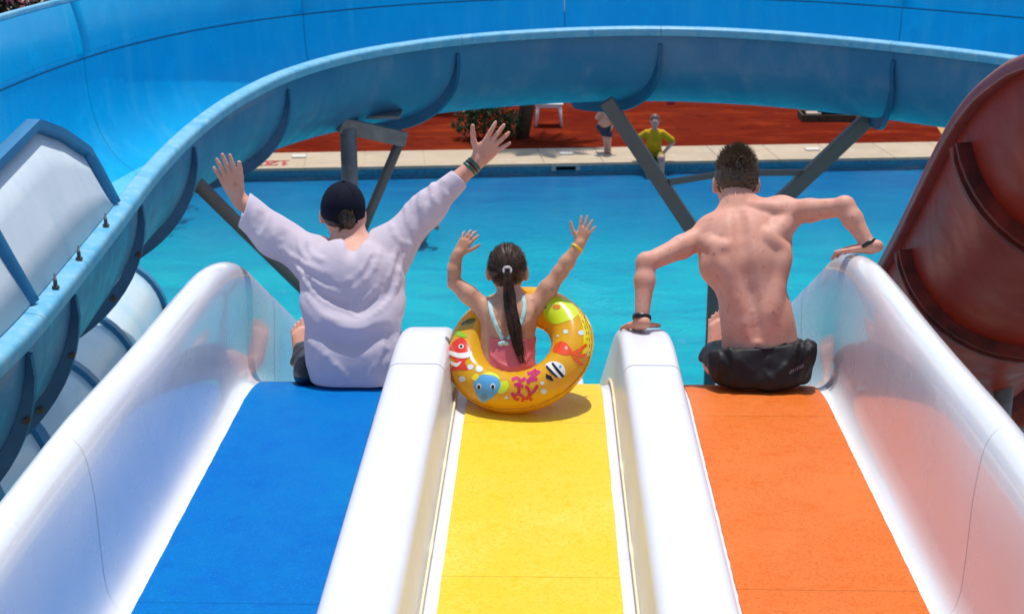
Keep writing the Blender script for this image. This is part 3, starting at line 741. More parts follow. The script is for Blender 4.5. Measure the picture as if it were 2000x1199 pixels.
        for k in range(3):
            sa = [slice(None)]*3; sb = [slice(None)]*3; sa[k] = slice(0, -1); sb[k] = slice(1, None)
            A, B = ins[tuple(sa)], ins[tuple(sb)]
            e = np.argwhere(A != B); u, w = (k+1) % 3, (k+2) % 3
            e = e[(e[:, u] > 0) & (e[:, w] > 0)]
            q = []
            for du, dw in ((-1, -1), (0, -1), (0, 0), (-1, 0)):
                g = e.copy(); g[:, u] += du; g[:, w] += dw
                q.append(idx[tuple(np.minimum(g, np.array(idx.shape)-1).T)])
            q = np.stack(q, 1); fl = A[tuple(e.T)]
            q[~fl] = q[~fl][:, ::-1]; F.append(q)
        F = np.concatenate(F); F = F[(F >= 0).all(1)]
        return V, F
    def build(s, name, m, parent, relax=1, **k):
        V, F = s.nets()
        for _ in range(relax):
            acc = np.zeros_like(V); cn = np.zeros(len(V))
            for a in range(4):
                i, j = F[:, a], F[:, (a+1) % 4]
                for d in range(3): acc[:, d] += np.bincount(i, V[j, d], len(V))+np.bincount(j, V[i, d], len(V))
                cn += np.bincount(i, minlength=len(V))+np.bincount(j, minlength=len(V))
            V = .5*V+.5*acc/np.maximum(cn, 1)[:, None]
        me = bpy.data.meshes.new(name); W = V-np.array(wloc(parent)) if parent else V
        me.vertices.add(len(W)); me.vertices.foreach_set('co', W.astype(np.float32).ravel())
        me.loops.add(F.size); me.loops.foreach_set('vertex_index', F.astype(np.int32).ravel())
        me.polygons.add(len(F)); me.polygons.foreach_set('loop_start', np.arange(0, F.size, 4, dtype=np.int32)); me.polygons.foreach_set('loop_total', np.full(len(F), 4, np.int32))
        me.polygons.foreach_set('use_smooth', np.ones(len(F), bool)); me.update(calc_edges=True); me.validate()
        me.materials.append(m); o = bpy.data.objects.new(name, me); link(o, parent); return tag(o, **k)
def vnoise(p, sc, off=0, stretch=(1, 1, 1)):
    st = np.array(stretch)*sc
    return np.array([mnoise.noise(Vector((q[0]*st[0]+off, q[1]*st[1]+off*.7, q[2]*st[2]-off))) for q in p])
def wave_noise(p, sc, seed, n=10, aniso=None):
    """cheap smooth noise: a sum of random plane waves"""
    g = np.random.default_rng(seed); out = np.zeros(len(p))
    for _ in range(n):
        d = g.normal(size=3)
        if aniso is not None: d = d*np.array(aniso)
        d = d/np.linalg.norm(d)*sc*g.uniform(.6, 1.5); out += np.sin(p@d+g.uniform(0, 6.28))
    return out/n**.5
def hand(S, wrist, f, back, thumb, sc=1.0, splay=1.0, curl=(8, 12, 8), th_ang=42, lens=None, wr=.027):
    f = unit(f); b = unit(back-f*np.dot(back, f)); l = thumb-f*np.dot(thumb, f); l = unit(l-b*np.dot(l, b))
    w = np.asarray(wrist, float); ax = np.cross(f, b)             # lateral axis for curling
    if np.dot(rot(f, ax, 10), b) > 0: ax = -ax
    offs = (.030, .0105, -.009, -.027); fo = (.086, .090, .086, .078); ang = (11, 3, -6, -17); Ls = lens or (.070, .078, .072, .057)
    S.cone(w-f*.03*sc, w+f*.012*sc, wr*.92*sc, .0235*sc, .02*sc)
    for i in range(4):
        k0 = w+f*.016*sc+l*offs[i]*.55*sc; kn = w+f*fo[i]*sc+l*offs[i]*sc
        S.cone(k0, kn, .0135*sc, .0102*sc, .014*sc)
    S.ell(w+f*.048*sc-b*.004*sc, (.034*sc, .046*sc, .0125*sc), [l, f, b], .012*sc)
    S.cone(w+f*.02*sc+l*.016*sc-b*.006*sc, w+f*.05*sc+l*.031*sc-b*.005*sc, .0135*sc, .011*sc, .012*sc)
    for i in range(4):
        kn = w+f*fo[i]*sc+l*offs[i]*sc; d = rot(f, b, 0); d = unit(f*math.cos(R(ang[i]*splay))+l*math.sin(R(ang[i]*splay)))
        p = kn; r0 = .0098 if i < 3 else .0088
        for j, fr in enumerate((.46, .30, .24)):
            d = unit(rot(d, ax, curl[j])); q = p+d*Ls[i]*fr*sc
            S.cone(p, q, (r0-.0009*j)*sc, (r0-.0009*(j+1))*sc, .003*sc); p = q
    p = w+f*.026*sc+l*.024*sc-b*.003*sc; d = unit(f*math.cos(R(th_ang))+l*math.sin(R(th_ang)))
    for j, (L, r_) in enumerate(((.040, .0125), (.032, .0108), (.027, .0098))):
        q = p+d*L*sc; S.cone(p, q, r_*sc, (r_-.0015)*sc, .006*sc); p = q; d = unit(d+f*.22)
    return S
def foot(S, ankle, toe, big, sc=1.0):
    """sole axis heel->toes along 'toe'; 'big' points to the big-toe side"""
    t = unit(toe); g = unit(big-t*np.dot(big, t)); n = np.cross(t, g); a = np.asarray(ankle, float)
    heel = a-t*.045*sc; S.ell(heel, (.03*sc, .04*sc, .034*sc), [g, t, n], .02)
    for o, L in ((.024, .125), (.006, .125), (-.012, .115), (-.028, .10)):
        S.cone(a+g*o*.5*sc, a+t*L*sc+g*o*sc, .026*sc, .0155*sc, .02*sc)
    for o, L, r_, q in ((.030, .135, .0135, .045), (.009, .140, .0095, .042), (-.008, .134, .0088, .036), (-.023, .124, .0082, .031), (-.036, .110, .0076, .026)):
        p0 = a+t*L*sc+g*o*sc; S.cone(p0, p0+t*q*sc+g*(.06*o)*sc, r_*sc, r_*.9*sc, .003)
def head(S, c, up, fwd, sc=1.0, ears=1.0, child=False):
    up = unit(up); fwd = unit(fwd-up*np.dot(fwd, up)); rt = np.cross(fwd, up); c = np.asarray(c, float)
    F = [rt, fwd, up]; A = lambda x, y, z: c+(rt*x+fwd*y+up*z)*sc
    S.ell(A(0, -.012, .012), (.075*sc, .092*sc, .096*sc), F, .01)
    S.ell(A(0, .022, -.030), (.064*sc, .070*sc, .082*sc), F, .03*sc)
    S.ell(A(0, .045, -.085), (.040*sc, .038*sc, .030*sc), F, .035*sc)
    S.cone(A(0, .090, -.005), A(0, .108, -.040), .010*sc, .014*sc, .012*sc)
    S.cone(A(-.035, .084, .018), A(.035, .084, .018), .012*sc, .012*sc, .02*sc)
    S.ell(A(.030, .095, .0), (.016*sc, .010*sc, .010*sc), F, .008*sc, True); S.ell(A(-.030, .095, .0), (.016*sc, .010*sc, .010*sc), F, .008*sc, True)
    S.ell(A(0, .088, -.066), (.024*sc, .012*sc, .006*sc), F, .006*sc); S.ell(A(0, .089, -.077), (.020*sc, .011*sc, .006*sc), F, .006*sc)
    for s_ in (-1, 1):
        e = A(s_*.080, -.004, -.012); S.ell(e, (.011*sc*ears, .021*sc*ears, .034*sc*ears), [unit(rt*1+fwd*s_*.45), unit(fwd-rt*s_*.45), up], .010*sc)
        S.ell(e+(rt*s_*.012+fwd*.006)*sc, (.007*sc, .010*sc, .018*sc), F, .004*sc, True)
    return A, F
def eyes(A, sc, parent):
    for s_ in (-1, 1):
        e = MB(); e.ell(A(s_*.030, .083, .0), (.0105*sc,)*3); eo = e.build('eye', M['eye'], parent)
        q = MB(); q.ell(A(s_*.030, .0905, .0), (.0045*sc,)*3, nu=8, nv=6); q.build('iris', M['iris'], eo)
def band(S, a, b, t, r_, name, m, parent, w=.010, th=.004, sq=1.0):
    """a wrist band: ring round the limb a->b at fraction t"""
    a, b = np.asarray(a), np.asarray(b); c = a+(b-a)*t; d = Vector(unit(b-a)); u = d.orthogonal().normalized(); v = d.cross(u)
    rows = []
    for i in range(28):
        an = 2*math.pi*i/28; e = np.array(u*math.cos(an)+v*math.sin(an)); dd = np.array(d)
        rows.append([tuple(c+e*rr*1.0+dd*ww) for rr, ww in ((r_, -w/2), (r_+th, -w/2*.8), (r_+th*1.15, 0), (r_+th, w/2*.8), (r_, w/2))])
    rows.append(rows[0]); v_, f_ = grid_mesh(rows, True); return mesh(name, v_, f_, m, parent)

def skin(name, c, c2, c3): 
    m = mat(name, c, .56, .3, 0, noise=[(14, c2, 4, .42, .66), (5, c3, 4, .45, .7), (38, tuple(q*.82 for q in c3), 3, .60, .74), (120, tuple(q*.6 for q in c3), 1, .735, .77)], bump=[(190, .10, .0015), (45, .12, .002)], sss=.12); return m
M['skin_boy'] = skin('tanned skin', (.66, .315, .225), (.70, .37, .28), (.62, .265, .185))
M['skin_man'] = skin('fair skin', (.67, .335, .24), (.71, .39, .30), (.65, .28, .195))
M['skin_girl'] = skin('light brown skin', (.58, .285, .175), (.62, .33, .22), (.54, .235, .14))
M['skin_far'] = skin('distant skin', (.58, .33, .26), (.60, .36, .3), (.5, .24, .18))
M['eye'] = mat('eye white', (.8, .8, .78), .2); M['iris'] = mat('iris', (.05, .03, .02), .2)
M['shirt'] = mat('thin lilac white cotton', (.80, .74, .83), .85, .15, 0, noise=[(3, (.78, .70, .80), 5), (380, (.74, .68, .78), 2, .5, .7)], bump=[(420, .25, .001), (26, .35, .006)], trans=.36, sheen=.15)
M['navy'] = mat('navy cap cloth', (.005, .006, .014), .85, .12, 0, noise=[(300, (.010, .011, .024), 2)], bump=[(350, .3, .001)])
M['black_cloth'] = mat('black swim cloth', (.009, .008, .009), .6, .35, 0, noise=[(5, (.014, .012, .013), 4)], bump=[(300, .15, .001), (30, .3, .004)])
M['navy_short'] = mat('wet navy swim cloth', (.006, .009, .018), .35, .5, 0, bump=[(30, .3, .004)])
M['hair_boy'] = mat('brown hair', (.040, .022, .012), .5, .5, 0, noise=[(60, (.085, .05, .026), 3)])
M['hair_boy_tip'] = mat('sun lightened hair', (.14, .088, .05), .45, .5, 0, noise=[(90, (.05, .028, .015), 3)])
M['hair_man'] = mat('dark brown hair', (.022, .013, .009), .5, .5, 0, noise=[(70, (.06, .038, .02), 3)])
M['hair_girl'] = mat('dark chestnut hair', (.032, .014, .008), .45, .4, 0, noise=[(55, (.09, .042, .024), 3), (200, (.13, .065, .04), 2, .56, .75)])
M['suit'] = mat('coral pink swimsuit', (.72, .15, .18), .5, .4, 0, noise=[(7, (.66, .12, .15), 4)], bump=[(300, .15, .001), (18, .25, .004)])
M['mint'] = mat('mint strap', (.48, .72, .68), .6, .3, 0, bump=[(60, .2, .003)])
M['yellow_band'] = mat('yellow wristband', (.85, .55, .01), .35); M['green_band'] = mat('green wristband', (.01, .12, .07), .4); M['black_band'] = mat('black wristband', (.01, .01, .012), .35)
M['gold'] = mat('painted hair highlight', (.35, .22, .05), .5, .5, 0, metal=.3)

# ------------------------------------------------------------------ shirtless boy on the orange lane
def strands(name, m, parent, roots, length, rad, seed=1, curve=None, nseg=3, sides=3, **k):
    """tapered hair strands; roots = [(point, direction, length scale)]"""
    g = np.random.default_rng(seed); mb = MB()
    for p, d, sc_ in roots:
        d = unit(d); L = length*sc_; pts = []; q = np.array(p, float); dd = d.copy()
        for i in range(nseg+1):
            pts.append(q.copy()); q = q+dd*L/nseg
            dd = unit(dd+(curve if curve is not None else 0)*1.0/nseg+g.normal(size=3)*.10)
        mb.tube(pts, [rad*(1-.85*i/nseg) for i in range(nseg+1)], sides, cap=False)
    return mb.build(name, m, parent, **k)
boy = thing('person', P(1483, 748, Y=5.42), 'shirtless boy in black swim shorts pushing off from the orange lane', 'person')
S = Field((.28, 5.05, 4.55), (1.42, 6.62, 5.82), .0046)
pel, ab, wai, che, upc, nkb = P(1483, 712, Y=5.50), P(1484, 655, Y=5.52), P(1474, 600, Y=5.55), P(1456, 515, Y=5.63), P(1449, 455, Y=5.71), P(1440, 402, Y=5.80)
shL, shR = P(1388, 452, Y=5.74), P(1527, 412, Y=5.76)
rgt = unit(shR-shL*1.0); rgt = unit(rgt*np.array([1, 1, .55])); axs = unit(nkb-pel); fw = unit(np.cross(axs, rgt)); fw = fw if fw[1] > 0 else -fw
rgt = unit(np.cross(fw, axs)); rgt = rgt if rgt[0] > 0 else -rgt; TF = [rgt, fw, axs]
S.ell(pel, (.158, .108, .115), TF, .04); S.ell(ab, (.138, .092, .12), TF, .06); S.ell(wai, (.134, .088, .13), TF, .06)
S.ell(che, (.158, .104, .145), TF, .06); S.ell(upc, (.150, .086, .10), TF, .06)
S.cone(nkb-axs*.02, nkb+unit(P(1437, 352, Y=5.87)-nkb)*.07, .056, .052, .03)
for sh in (shL, shR): S.cone(nkb-axs*.005, sh, .046, .042, .05)
S.cone(che+rgt*.12, shR, .05, .045, .05); S.cone(che-rgt*.12, shL, .05, .045, .05)
# arms
elL, wrL = P(1262, 514, Y=5.56), P(1253, 628, Y=5.44); elR, wrR = P(1650, 404, Y=5.62), P(1699, 482, Y=5.53)
for sh, el, wr in ((shL, elL, wrL), (shR, elR, wrR)):
    m1 = sh+(el-sh)*.45+np.array([0, 0, -.006]); S.ell(sh, (.052, .05, .05), None, .03)
    S.chain([sh, m1, el], [.046, .043, .034], .02); S.ell(el+np.array([0, 0, .008]), (.031,)*3, None, .02)
    m2 = el+(wr-el)*.3; S.chain([el, m2, wr], [.034, .037, .0245], .02)
# hands: flat on the divider end, and over the right wall rim
hb = P(1247, 640, Y=5.47)
hand(S, wrL+np.array([0, .005, -.010]), np.array([-.30, .88, -.36]), np.array([0, .25, .95]), np.array([.95, .2, 0]), .95, 1.5, (14, 16, 10), 66)
hand(S, wrR, np.array([-.80, .50, -.22]), np.array([-.15, .2, .95]), np.array([-.4, -.85, 0]), .95, 1.0, (12, 22, 16), 35)
# back: spine furrow, shoulder blades
S.ridge([(1441, 412), (1446, 440), (1450, 480), (1459, 540), (1470, 600), (1479, 655)], .014, .04, .0024, True)
S.ridge([(1553, 420), (1538, 434), (1522, 450), (1508, 466)], .024, .035, .007)
S.ridge([(1498, 456), (1504, 474), (1520, 482)], .018, .03, .0022)
S.ridge([(1384, 472), (1402, 486), (1420, 484)], .018, .03, .0025)
S.ridge([(1470, 404), (1500, 407), (1527, 412)], .016, .03, .003)
S.ridge([(1402, 500), (1424, 540), (1444, 600)], .022, .035, .002); S.ridge([(1532, 490), (1517, 550), (1505, 610)], .022, .035, .002)
for k_ in range(6):
    q = S.hit(1471+2*k_, 612+12*k_)
    if q is not None: S.ell(q+np.array([0, .0095, 0]), (.007, .008, .010), None, .014)
q = S.hit(1479, 672); S.ell(q+np.array([0, .006, 0]), (.010, .008, .010), None, .016)
# head, bent forward a little
hc = P(1437, 355, Y=5.90); A_boy, HF = head(S, hc, np.array([0, .10, 1.0]), np.array([-.05, 1, -.12]), 1.02)
# legs
for hx, kn, an, toe, bg in (((1442, 722, 5.50), (1400, 708, 5.92), (1398, 694, 6.27), (1402, 612, 6.36), (1, 0, 0)), ((1525, 722, 5.50), (1500, 715, 5.93), (1490, 735, 6.30), (1492, 660, 6.42), (-1, 0, 0))):
    h_, k_, a_, t_ = P(hx[0], hx[1], Y=hx[2]), P(kn[0], kn[1], Y=kn[2]), P(an[0], an[1], Y=an[2]), P(toe[0], toe[1], Y=toe[2])
    S.chain([h_, k_], [.078, .054], .03); S.chain([k_, k_+(a_-k_)*.35, a_], [.052, .054, .034], .02); foot(S, a_+unit(t_-a_)*.03, t_-a_, np.array(bg, float), .92)
body = S.build('body', M['skin_boy'], boy, 2)
# shorts
Q = Field((.60, 5.2, 4.72), (1.20, 6.02, 5.30), .0046)
Q.ell(pel-axs*.012, (.180, .132, .126), TF, .04); Q.ell(pel-axs*.07+np.array([0, -.01, 0]), (.176, .125, .075), TF, .05); Q.ell(ab-axs*.055, (.150, .106, .09), TF, .05)
for x_, y_, kx, ky in ((1444, 716, 1408, 706), (1530, 716, 1528, 712)):
    Q.cone(P(x_, y_, Y=5.46), P(kx, ky, Y=5.82), .094, .088, .04)
Q.ell(P(1568, 686, Y=5.46), (.05, .08, .06), None, .05); Q.ell(P(1412, 700, Y=5.47), (.05, .08, .06), None, .05)
cw = P(1483, 679, Y=5.41); Q.cut(cw, unit(axs*1.0+fw*(-.30)), .004); Q.cut(P(1483, 757, Y=5.40), np.array([0, -.10, -1]), .02); Q.cut(P(1480, 710, Y=5.85), np.array([0, 1, 0]), .004)
Q.lift(lambda p: .003*wave_noise(p, 38, 3, 12, (1, .4, .5))+.0012*wave_noise(p, 90, 4, 12))
for rg in ([(1392, 660), (1410, 690), (1402, 735)], [(1405, 655), (1440, 700), (1470, 725)], [(1575, 655), (1582, 690), (1572, 730)], [(1560, 665), (1545, 700), (1520, 730)], [(1430, 690), (1440, 720), (1435, 748)], [(1592, 672), (1570, 700), (1556, 740)], [(1500, 700), (1495, 725), (1510, 745)]): Q.ridge(rg, .007, .014, .005)
for rg in ([(1400, 672), (1422, 705), (1420, 740)], [(1568, 662), (1563, 700), (1550, 735)]): Q.ridge(rg, .006, .012, .004, True)
shorts = Q.build('shorts', M['black_cloth'], boy)
# waistband
mb = MB(); c = cw+fw*.10; pts = []
wbv = []
for i in range(11):
    x = 1430+(1556-1430)*i/10; y = 656+22*math.sin(math.pi*i/10)
    q = Q.hit(x, y+4)
    if q is not None: wbv.append(q)
if len(wbv) > 3: MB().tube(wbv, .006, 6).build('waistband', M['black_cloth'], shorts)
# small pale print on the right of the seat: a row of tiny upright strokes
M['print_pale'] = mat('pale print', (.42, .38, .40), .6)
mb = MB()
for i in range(8):
    x, y = 1543+3.6*i, 727-1.9*i
    for dx, dy, hx, hy in ((0, 0, 1.0, 3.4),) if i % 3 else ((0, -1.5, 1.3, 1.0), (0, 2.0, 1.3, 1.0)):
        cs = [Q.hit(x+dx+sx*hx*.5-sy*.0, y+dy+sy*hy) for sx, sy in ((-1, -1), (1, -1), (1, 1), (-1, 1))]
        if all(c_ is not None for c_ in cs):
            cs = [c_-unit(ray(x, y))*.004 for c_ in cs]; mb.add(cs, [(0, 1, 2, 3)])
if mb.f: mb.build('print', M['print_pale'], shorts, smooth=False)
band(S, elL, wrL, .93, .0300, 'wristband', M['black_band'], boy, .020, .005)
band(S, elR, wrR, .95, .0310, 'wristband', M['black_band'], boy, .016, .004)
# hair: a close cap with ragged tufts on the crown
Hh = Field(hc-np.array([.13, .15, .15]), hc+np.array([.13, .15, .2]), .0035)
Hh.ell(A_boy(0, -.016, .024), (.079*1.02+.003, .099*1.02, .099*1.02), HF, .0); Hh.cut(A_boy(0, .055, .05), unit(HF[1]-HF[2]*.25), .01); Hh.cut(A_boy(0, -.04, -.066), unit(-HF[2]+HF[1]*.15), .012)
for s_ in (-1, 1): Hh.ell(A_boy(s_*.092, .02, -.02), (.026, .034, .045), HF, .012, True)
Hh.lift(lambda p: .0022*wave_noise(p, 330, 9, 14)+.002*wave_noise(p, 160, 10, 12), .012)
hair = Hh.build('hair', M['hair_boy'], boy, 0)
g = np.random.default_rng(5)
def scalp(A, HF, n, zmin, zmax, cen, rad, sc, g, back_bias=0):
    out = []
    while len(out) < n:
        u = g.normal(size=3); u /= np.linalg.norm(u)
        if not (zmin < u[2] < zmax) or u[1] > .55: continue
        loc = np.array(cen)+u*np.array(rad); p = A(*loc); nrm = unit(HF[0]*u[0]/rad[0]+HF[1]*u[1]/rad[1]+HF[2]*u[2]/rad[2]); out.append((p, nrm, u))
    return out
rt = []
for p, n_, u in scalp(A_boy, HF, 1500, .25, 1.01, (0, -.016, .024), (.080, .100, .103), 1, g):
    top = max(0, (u[2]-.25)/.75); rt.append((p-n_*.004, n_+HF[2]*.5*top+HF[0]*g.normal()*.28-HF[1]*.15+HF[1]*g.normal()*.25, .30+.85*top*g.uniform(.5, 1.1)))
strands('hair_tufts', M['hair_boy_tip'], hair, rt, .034, .0016, 2, nseg=2)
rt = []
for p, n_, u in scalp(A_boy, HF, 2200, -.62, .5, (0, -.016, .024), (.0765, .0965, .099), 1, g):
    if abs(u[0]) > .80 and u[2] < -.05: continue
    rt.append((p-n_*.002, n_*.25-HF[2]*1.0-HF[1]*.1+HF[0]*g.normal()*.25, g.uniform(.4, .9)))
strands('short_hair', M['hair_boy'], hair, rt, .017, .0012, 3, nseg=2)
eyes(A_boy, 1.02, boy)

# ------------------------------------------------------------------ man in the loose shirt on the blue lane
man = thing('person', P(685, 748, Y=5.42), 'man in loose lilac white shirt and navy cap with both arms raised', 'person')
S = Field((-1.36, 5.0, 4.55), (.12, 6.62, 5.98), .0046)
pel, ab, che, nkb = P(684, 712, Y=5.52), P(684, 640, Y=5.56), P(686, 545, Y=5.64), P(683, 468, Y=5.77)
shL, shR = P(622, 512, Y=5.74), P(757, 492, Y=5.74)
TF = [np.array([1., 0, 0]), unit(np.cross(unit(nkb-pel), [1, 0, 0]))*1.0, unit(nkb-pel)]; TF[1] = TF[1] if TF[1][1] > 0 else -TF[1]; TF[0] = unit(np.cross(TF[1], TF[2]))
S.ell(pel, (.155, .11, .11), TF, .04); S.ell(ab, (.135, .095, .15), TF, .06); S.ell(che, (.155, .10, .15), TF, .06)
hc = P(670, 416, Y=5.85); S.chain([nkb-np.array([0, 0, .02]), P(679, 440, Y=5.81), hc], [.064, .060, .058], .03)
for sh in (shL, shR): S.cone(nkb-np.array([0, 0, .03]), sh, .05, .05, .05)
elL, wrL = P(538, 456, Y=5.84), P(464, 384, Y=5.90); elR, wrR = P(838, 402, Y=5.82), P(932, 316, Y=5.90)
for sh, el, wr in ((shL, elL, wrL), (shR, elR, wrR)):
    S.chain([sh, el], [.052, .038], .02); S.chain([el, el+(wr-el)*.3, wr], [.040, .041, .026], .02)
hand(S, wrL, P(433, 318, Y=5.88)-wrL, np.array([.05, -1, .1]), np.array([1., .1, .35]), 1.06, .55, (4, 6, 4), 24)
hand(S, wrR, P(1000, 240, Y=5.90)-wrR, np.array([.1, -1, .1]), np.array([-.8, .1, .6]), 1.06, 1.1, (4, 6, 4), 58)
A_man, HF = head(S, hc, np.array([.05, -.02, 1.0]), np.array([-.10, 1, -.05]), 1.0)
for hx, kn, an, toe, bg in (((640, 724, 5.50), (604, 706, 5.95), (592, 708, 6.32), (586, 640, 6.42), (1, 0, 0)), ((728, 724, 5.50), (724, 706, 5.95), (722, 720, 6.32), (724, 650, 6.42), (-1, 0, 0))):
    h_, k_, a_, t_ = P(hx[0], hx[1], Y=hx[2]), P(kn[0], kn[1], Y=kn[2]), P(an[0], an[1], Y=an[2]), P(toe[0], toe[1], Y=toe[2])
    S.chain([h_, k_], [.078, .056], .03); S.chain([k_, k_+(a_-k_)*.35, a_], [.054, .056, .036], .02); foot(S, a_+unit(t_-a_)*.03, t_-a_, np.array(bg, float), .95)
S.build('body', M['skin_man'], man)
eyes(A_man, 1.0, man)
# shirt: hangs loose from the shoulders to the lane, sleeves open at the cuff
Q = Field((-1.34, 5.12, 4.84), (.0, 6.10, 5.80), .0046)
Q.ell(che+np.array([0, -.01, .0]), (.182, .128, .17), TF, .05)
for xa, xb, y_, Y_, r_ in ((640, 742, 540, 5.65, .092), (643, 737, 575, 5.615, .091), (645, 734, 610, 5.575, .090), (646, 733, 645, 5.525, .090), (647, 732, 672, 5.49, .091), (649, 730, 700, 5.468, .092), (656, 728, 724, 5.458, .092), (668, 724, 740, 5.455, .091)):
    Q.cone(P(xa, y_, Y=Y_), P(xb, y_, Y=Y_), r_, r_, .05)
for sh in (shL, shR): Q.cone(nkb-np.array([0, 0, .035]), sh, .062, .070, .05)
cuL, cuR = wrL+(elL-wrL)*.20, wrR+(elR-wrR)*.42
Q.chain([shL+np.array([.03, 0, -.03]), shL, elL+np.array([0, 0, -.012]), cuL-unit(elL-cuL)*.09+np.array([-.01, 0, -.022])], [.085, .082, .072, .064], .05)
Q.chain([shR+np.array([-.03, 0, -.05]), shR, elR+np.array([0, 0, -.006]), cuR-unit(elR-cuR)*.04], [.095, .085, .060, .040], .05)
Q.cone(shR+np.array([-.02, 0, -.10]), elR+np.array([-.05, 0, -.035]), .05, .035, .05)
Q.cone(shL+np.array([.02, 0, -.09]), elL+np.array([.06, 0, -.03]), .05, .04, .05)
# cuffs cut square and hollowed; neck opening with a low back V
dL, dR = unit(cuL-elL), unit(cuR-elR)
Q.cone(cuL-dL*.03+np.array([0, 0, -.012]), cuL+dL*.2+np.array([0, 0, -.03]), .046, .085, .004, True); Q.cone(cuR-dR*.03, cuR+dR*.2, .0345, .05, .004, True)
def local_cut(Q, p, n, rad):
    idx = np.argwhere(np.abs(Q.D) < .3); w = Q.lo+idx*Q.h; m_ = (np.linalg.norm(w-p, axis=1) < rad); idx, w = idx[m_], w[m_]
    d = (w-p)@unit(n); cur = Q.D[tuple(idx.T)]; Q.D[tuple(idx.T)] = np.maximum(cur, d)
local_cut(Q, P(474, 414, Y=cuL[1]), np.array([-.92, -.15, .36]), .16); local_cut(Q, cuR+dR*.012, dR, .14)
Q.cone(P(686, 494, Y=5.70), P(674, 410, Y=5.84), .076, .105, .006, True)
nv = P(692, 476, Y=5.66); Q.cone(nv+np.array([0, -.16, -.012]), nv+np.array([0, .09, .03]), .020, .034, .03, True)
F_ = Q.ridge
# the slack of the back hangs in a swag above the hollow of the waist
F_([(606, 590), (636, 628), (670, 648), (706, 650), (742, 630), (772, 588)], .036, .05, .010)
F_([(628, 650), (668, 668), (712, 668), (752, 646)], .022, .04, .004, True)
for rg, r_, am in (([(562, 494), (606, 522), (648, 536)], .007, .005), ([(576, 516), (622, 556), (684, 582)], .008, .007), ([(596, 548), (636, 592), (698, 618)], .007, .005), ([(600, 578), (630, 616), (662, 630)], .006, .004), ([(650, 552), (684, 566), (716, 560)], .006, .003),
               ([(772, 490), (750, 548), (700, 600)], .009, .008), ([(802, 466), (782, 512), (762, 570)], .009, .008), ([(742, 488), (724, 532), (684, 572)], .006, .004), ([(778, 548), (758, 590), (724, 622)], .006, .005), ([(722, 500), (706, 530), (676, 552)], .005, .003),
               ([(777, 630), (768, 680), (752, 735)], .008, .006), ([(606, 668), (640, 696), (686, 744)], .008, .005), ([(756, 668), (740, 704), (716, 744)], .007, .004),
               ([(846, 352), (842, 384), (856, 404)], .006, .006), ([(868, 350), (864, 372), (876, 386)], .005, .004), ([(822, 376), (824, 412), (842, 426)], .006, .006), ([(794, 402), (800, 444), (820, 454)], .007, .006), ([(764, 440), (776, 470), (800, 480)], .006, .005), ([(808, 386), (806, 420), (812, 440)], .004, .003),
               ([(500, 410), (494, 440), (506, 462)], .005, .004), ([(524, 424), (514, 456), (526, 478)], .006, .005), ([(560, 450), (556, 484), (578, 508)], .006, .006), ([(540, 438), (536, 470), (548, 494)], .004, .003), ([(604, 468), (610, 496), (636, 512)], .006, .005), ([(584, 462), (588, 490), (606, 508)], .004, .003)):
    F_(rg, r_*1.15, .016, am*.42)
for rg in ([(570, 508), (612, 540), (664, 560)], [(590, 536), (630, 576), (690, 600)], [(762, 518), (740, 572), (700, 610)], [(790, 488), (772, 540), (750, 584)], [(834, 364), (833, 398)], [(806, 392), (812, 436)], [(762, 640), (757, 680), (750, 705)], [(552, 446), (547, 482)], [(512, 418), (504, 450)], [(732, 496), (714, 536)]):
    F_(rg, .007, .016, .0018, True)
Q.lift(lambda p: .0014*wave_noise(p, 30, 21, 14)+.0005*wave_noise(p, 95, 22, 14))
Q.cut(P(690, 754, Y=5.38), np.array([0, -.1, -1]), .004)
# hollow the hem so the cloth ends in an edge over the seat
shirt = Q.build('shirt', M['shirt'], man, 5)
# swim shorts: hip and thigh showing left of the shirt
Q = Field((-1.02, 5.2, 4.70), (-.20, 6.12, 5.20), .005)
Q.ell(pel-np.array([0, -.01, .03]), (.150, .105, .10), TF, .04)
for x_, y_, kx, ky in ((634, 722, 602, 706), (730, 722, 726, 708)): Q.cone(P(x_, y_, Y=5.53), P(kx, ky, Y=5.90), .088, .088, .04)
Q.ell(P(602, 722, Y=5.52), (.055, .11, .062), None, .04)
Q.cut(P(684, 758, Y=5.42), np.array([0, -.1, -1]), .015); Q.cut(P(684, 700, Y=5.92), np.array([0, 1, 0]), .004)
Q.lift(lambda p: .004*wave_noise(p, 50, 31, 12)); Q.ridge([(585, 700), (592, 718), (604, 722)], .006, .012, .004)
Q.build('shorts', M['navy_short'], man)
for t, mk in ((.16, 'green_band'), (.11, 'black_band'), (.06, 'green_band')): band(S, wrR, elR, t, .0295, 'wristband', M[mk], man, .011, .004)
# hair under and behind the cap
Hh = Field(hc-np.array([.13, .16, .17]), hc+np.array([.13, .15, .18]), .0035)
Hh.ell(A_man(0, -.016, .006), (.0785, .098, .100), HF, 0); Hh.cut(A_man(0, -.02, .0), HF[1], .01)
Hh.cut(A_man(0, -.06, -.032), unit(-HF[2]), .008)
Hh.cone(A_man(.022, -.098, -.01), A_man(.026, -.082, -.098), .030, .006, .016)
Hh.lift(lambda p: .002*wave_noise(p, 300, 41, 14), .012)
hair = Hh.build('hair', M['hair_man'], man, 0)
rt = []
for i in range(700):
    x = g.normal()*.024+.015; z = g.uniform(-.075, .035); wd = max(.1, (z+.10)/.12)
    if abs(x-.02) > .045*wd: continue
    u = np.array([x/.079, -1, (z-.006)/.1]); y = -.016-.099*math.sqrt(max(.05, 1-u[0]**2-u[2]**2)); p = A_man(x, y-.001, z); rt.append((p, -HF[2]*1.0-HF[1]*.25+HF[0]*g.normal()*.25, g.uniform(.6, 1.2)))
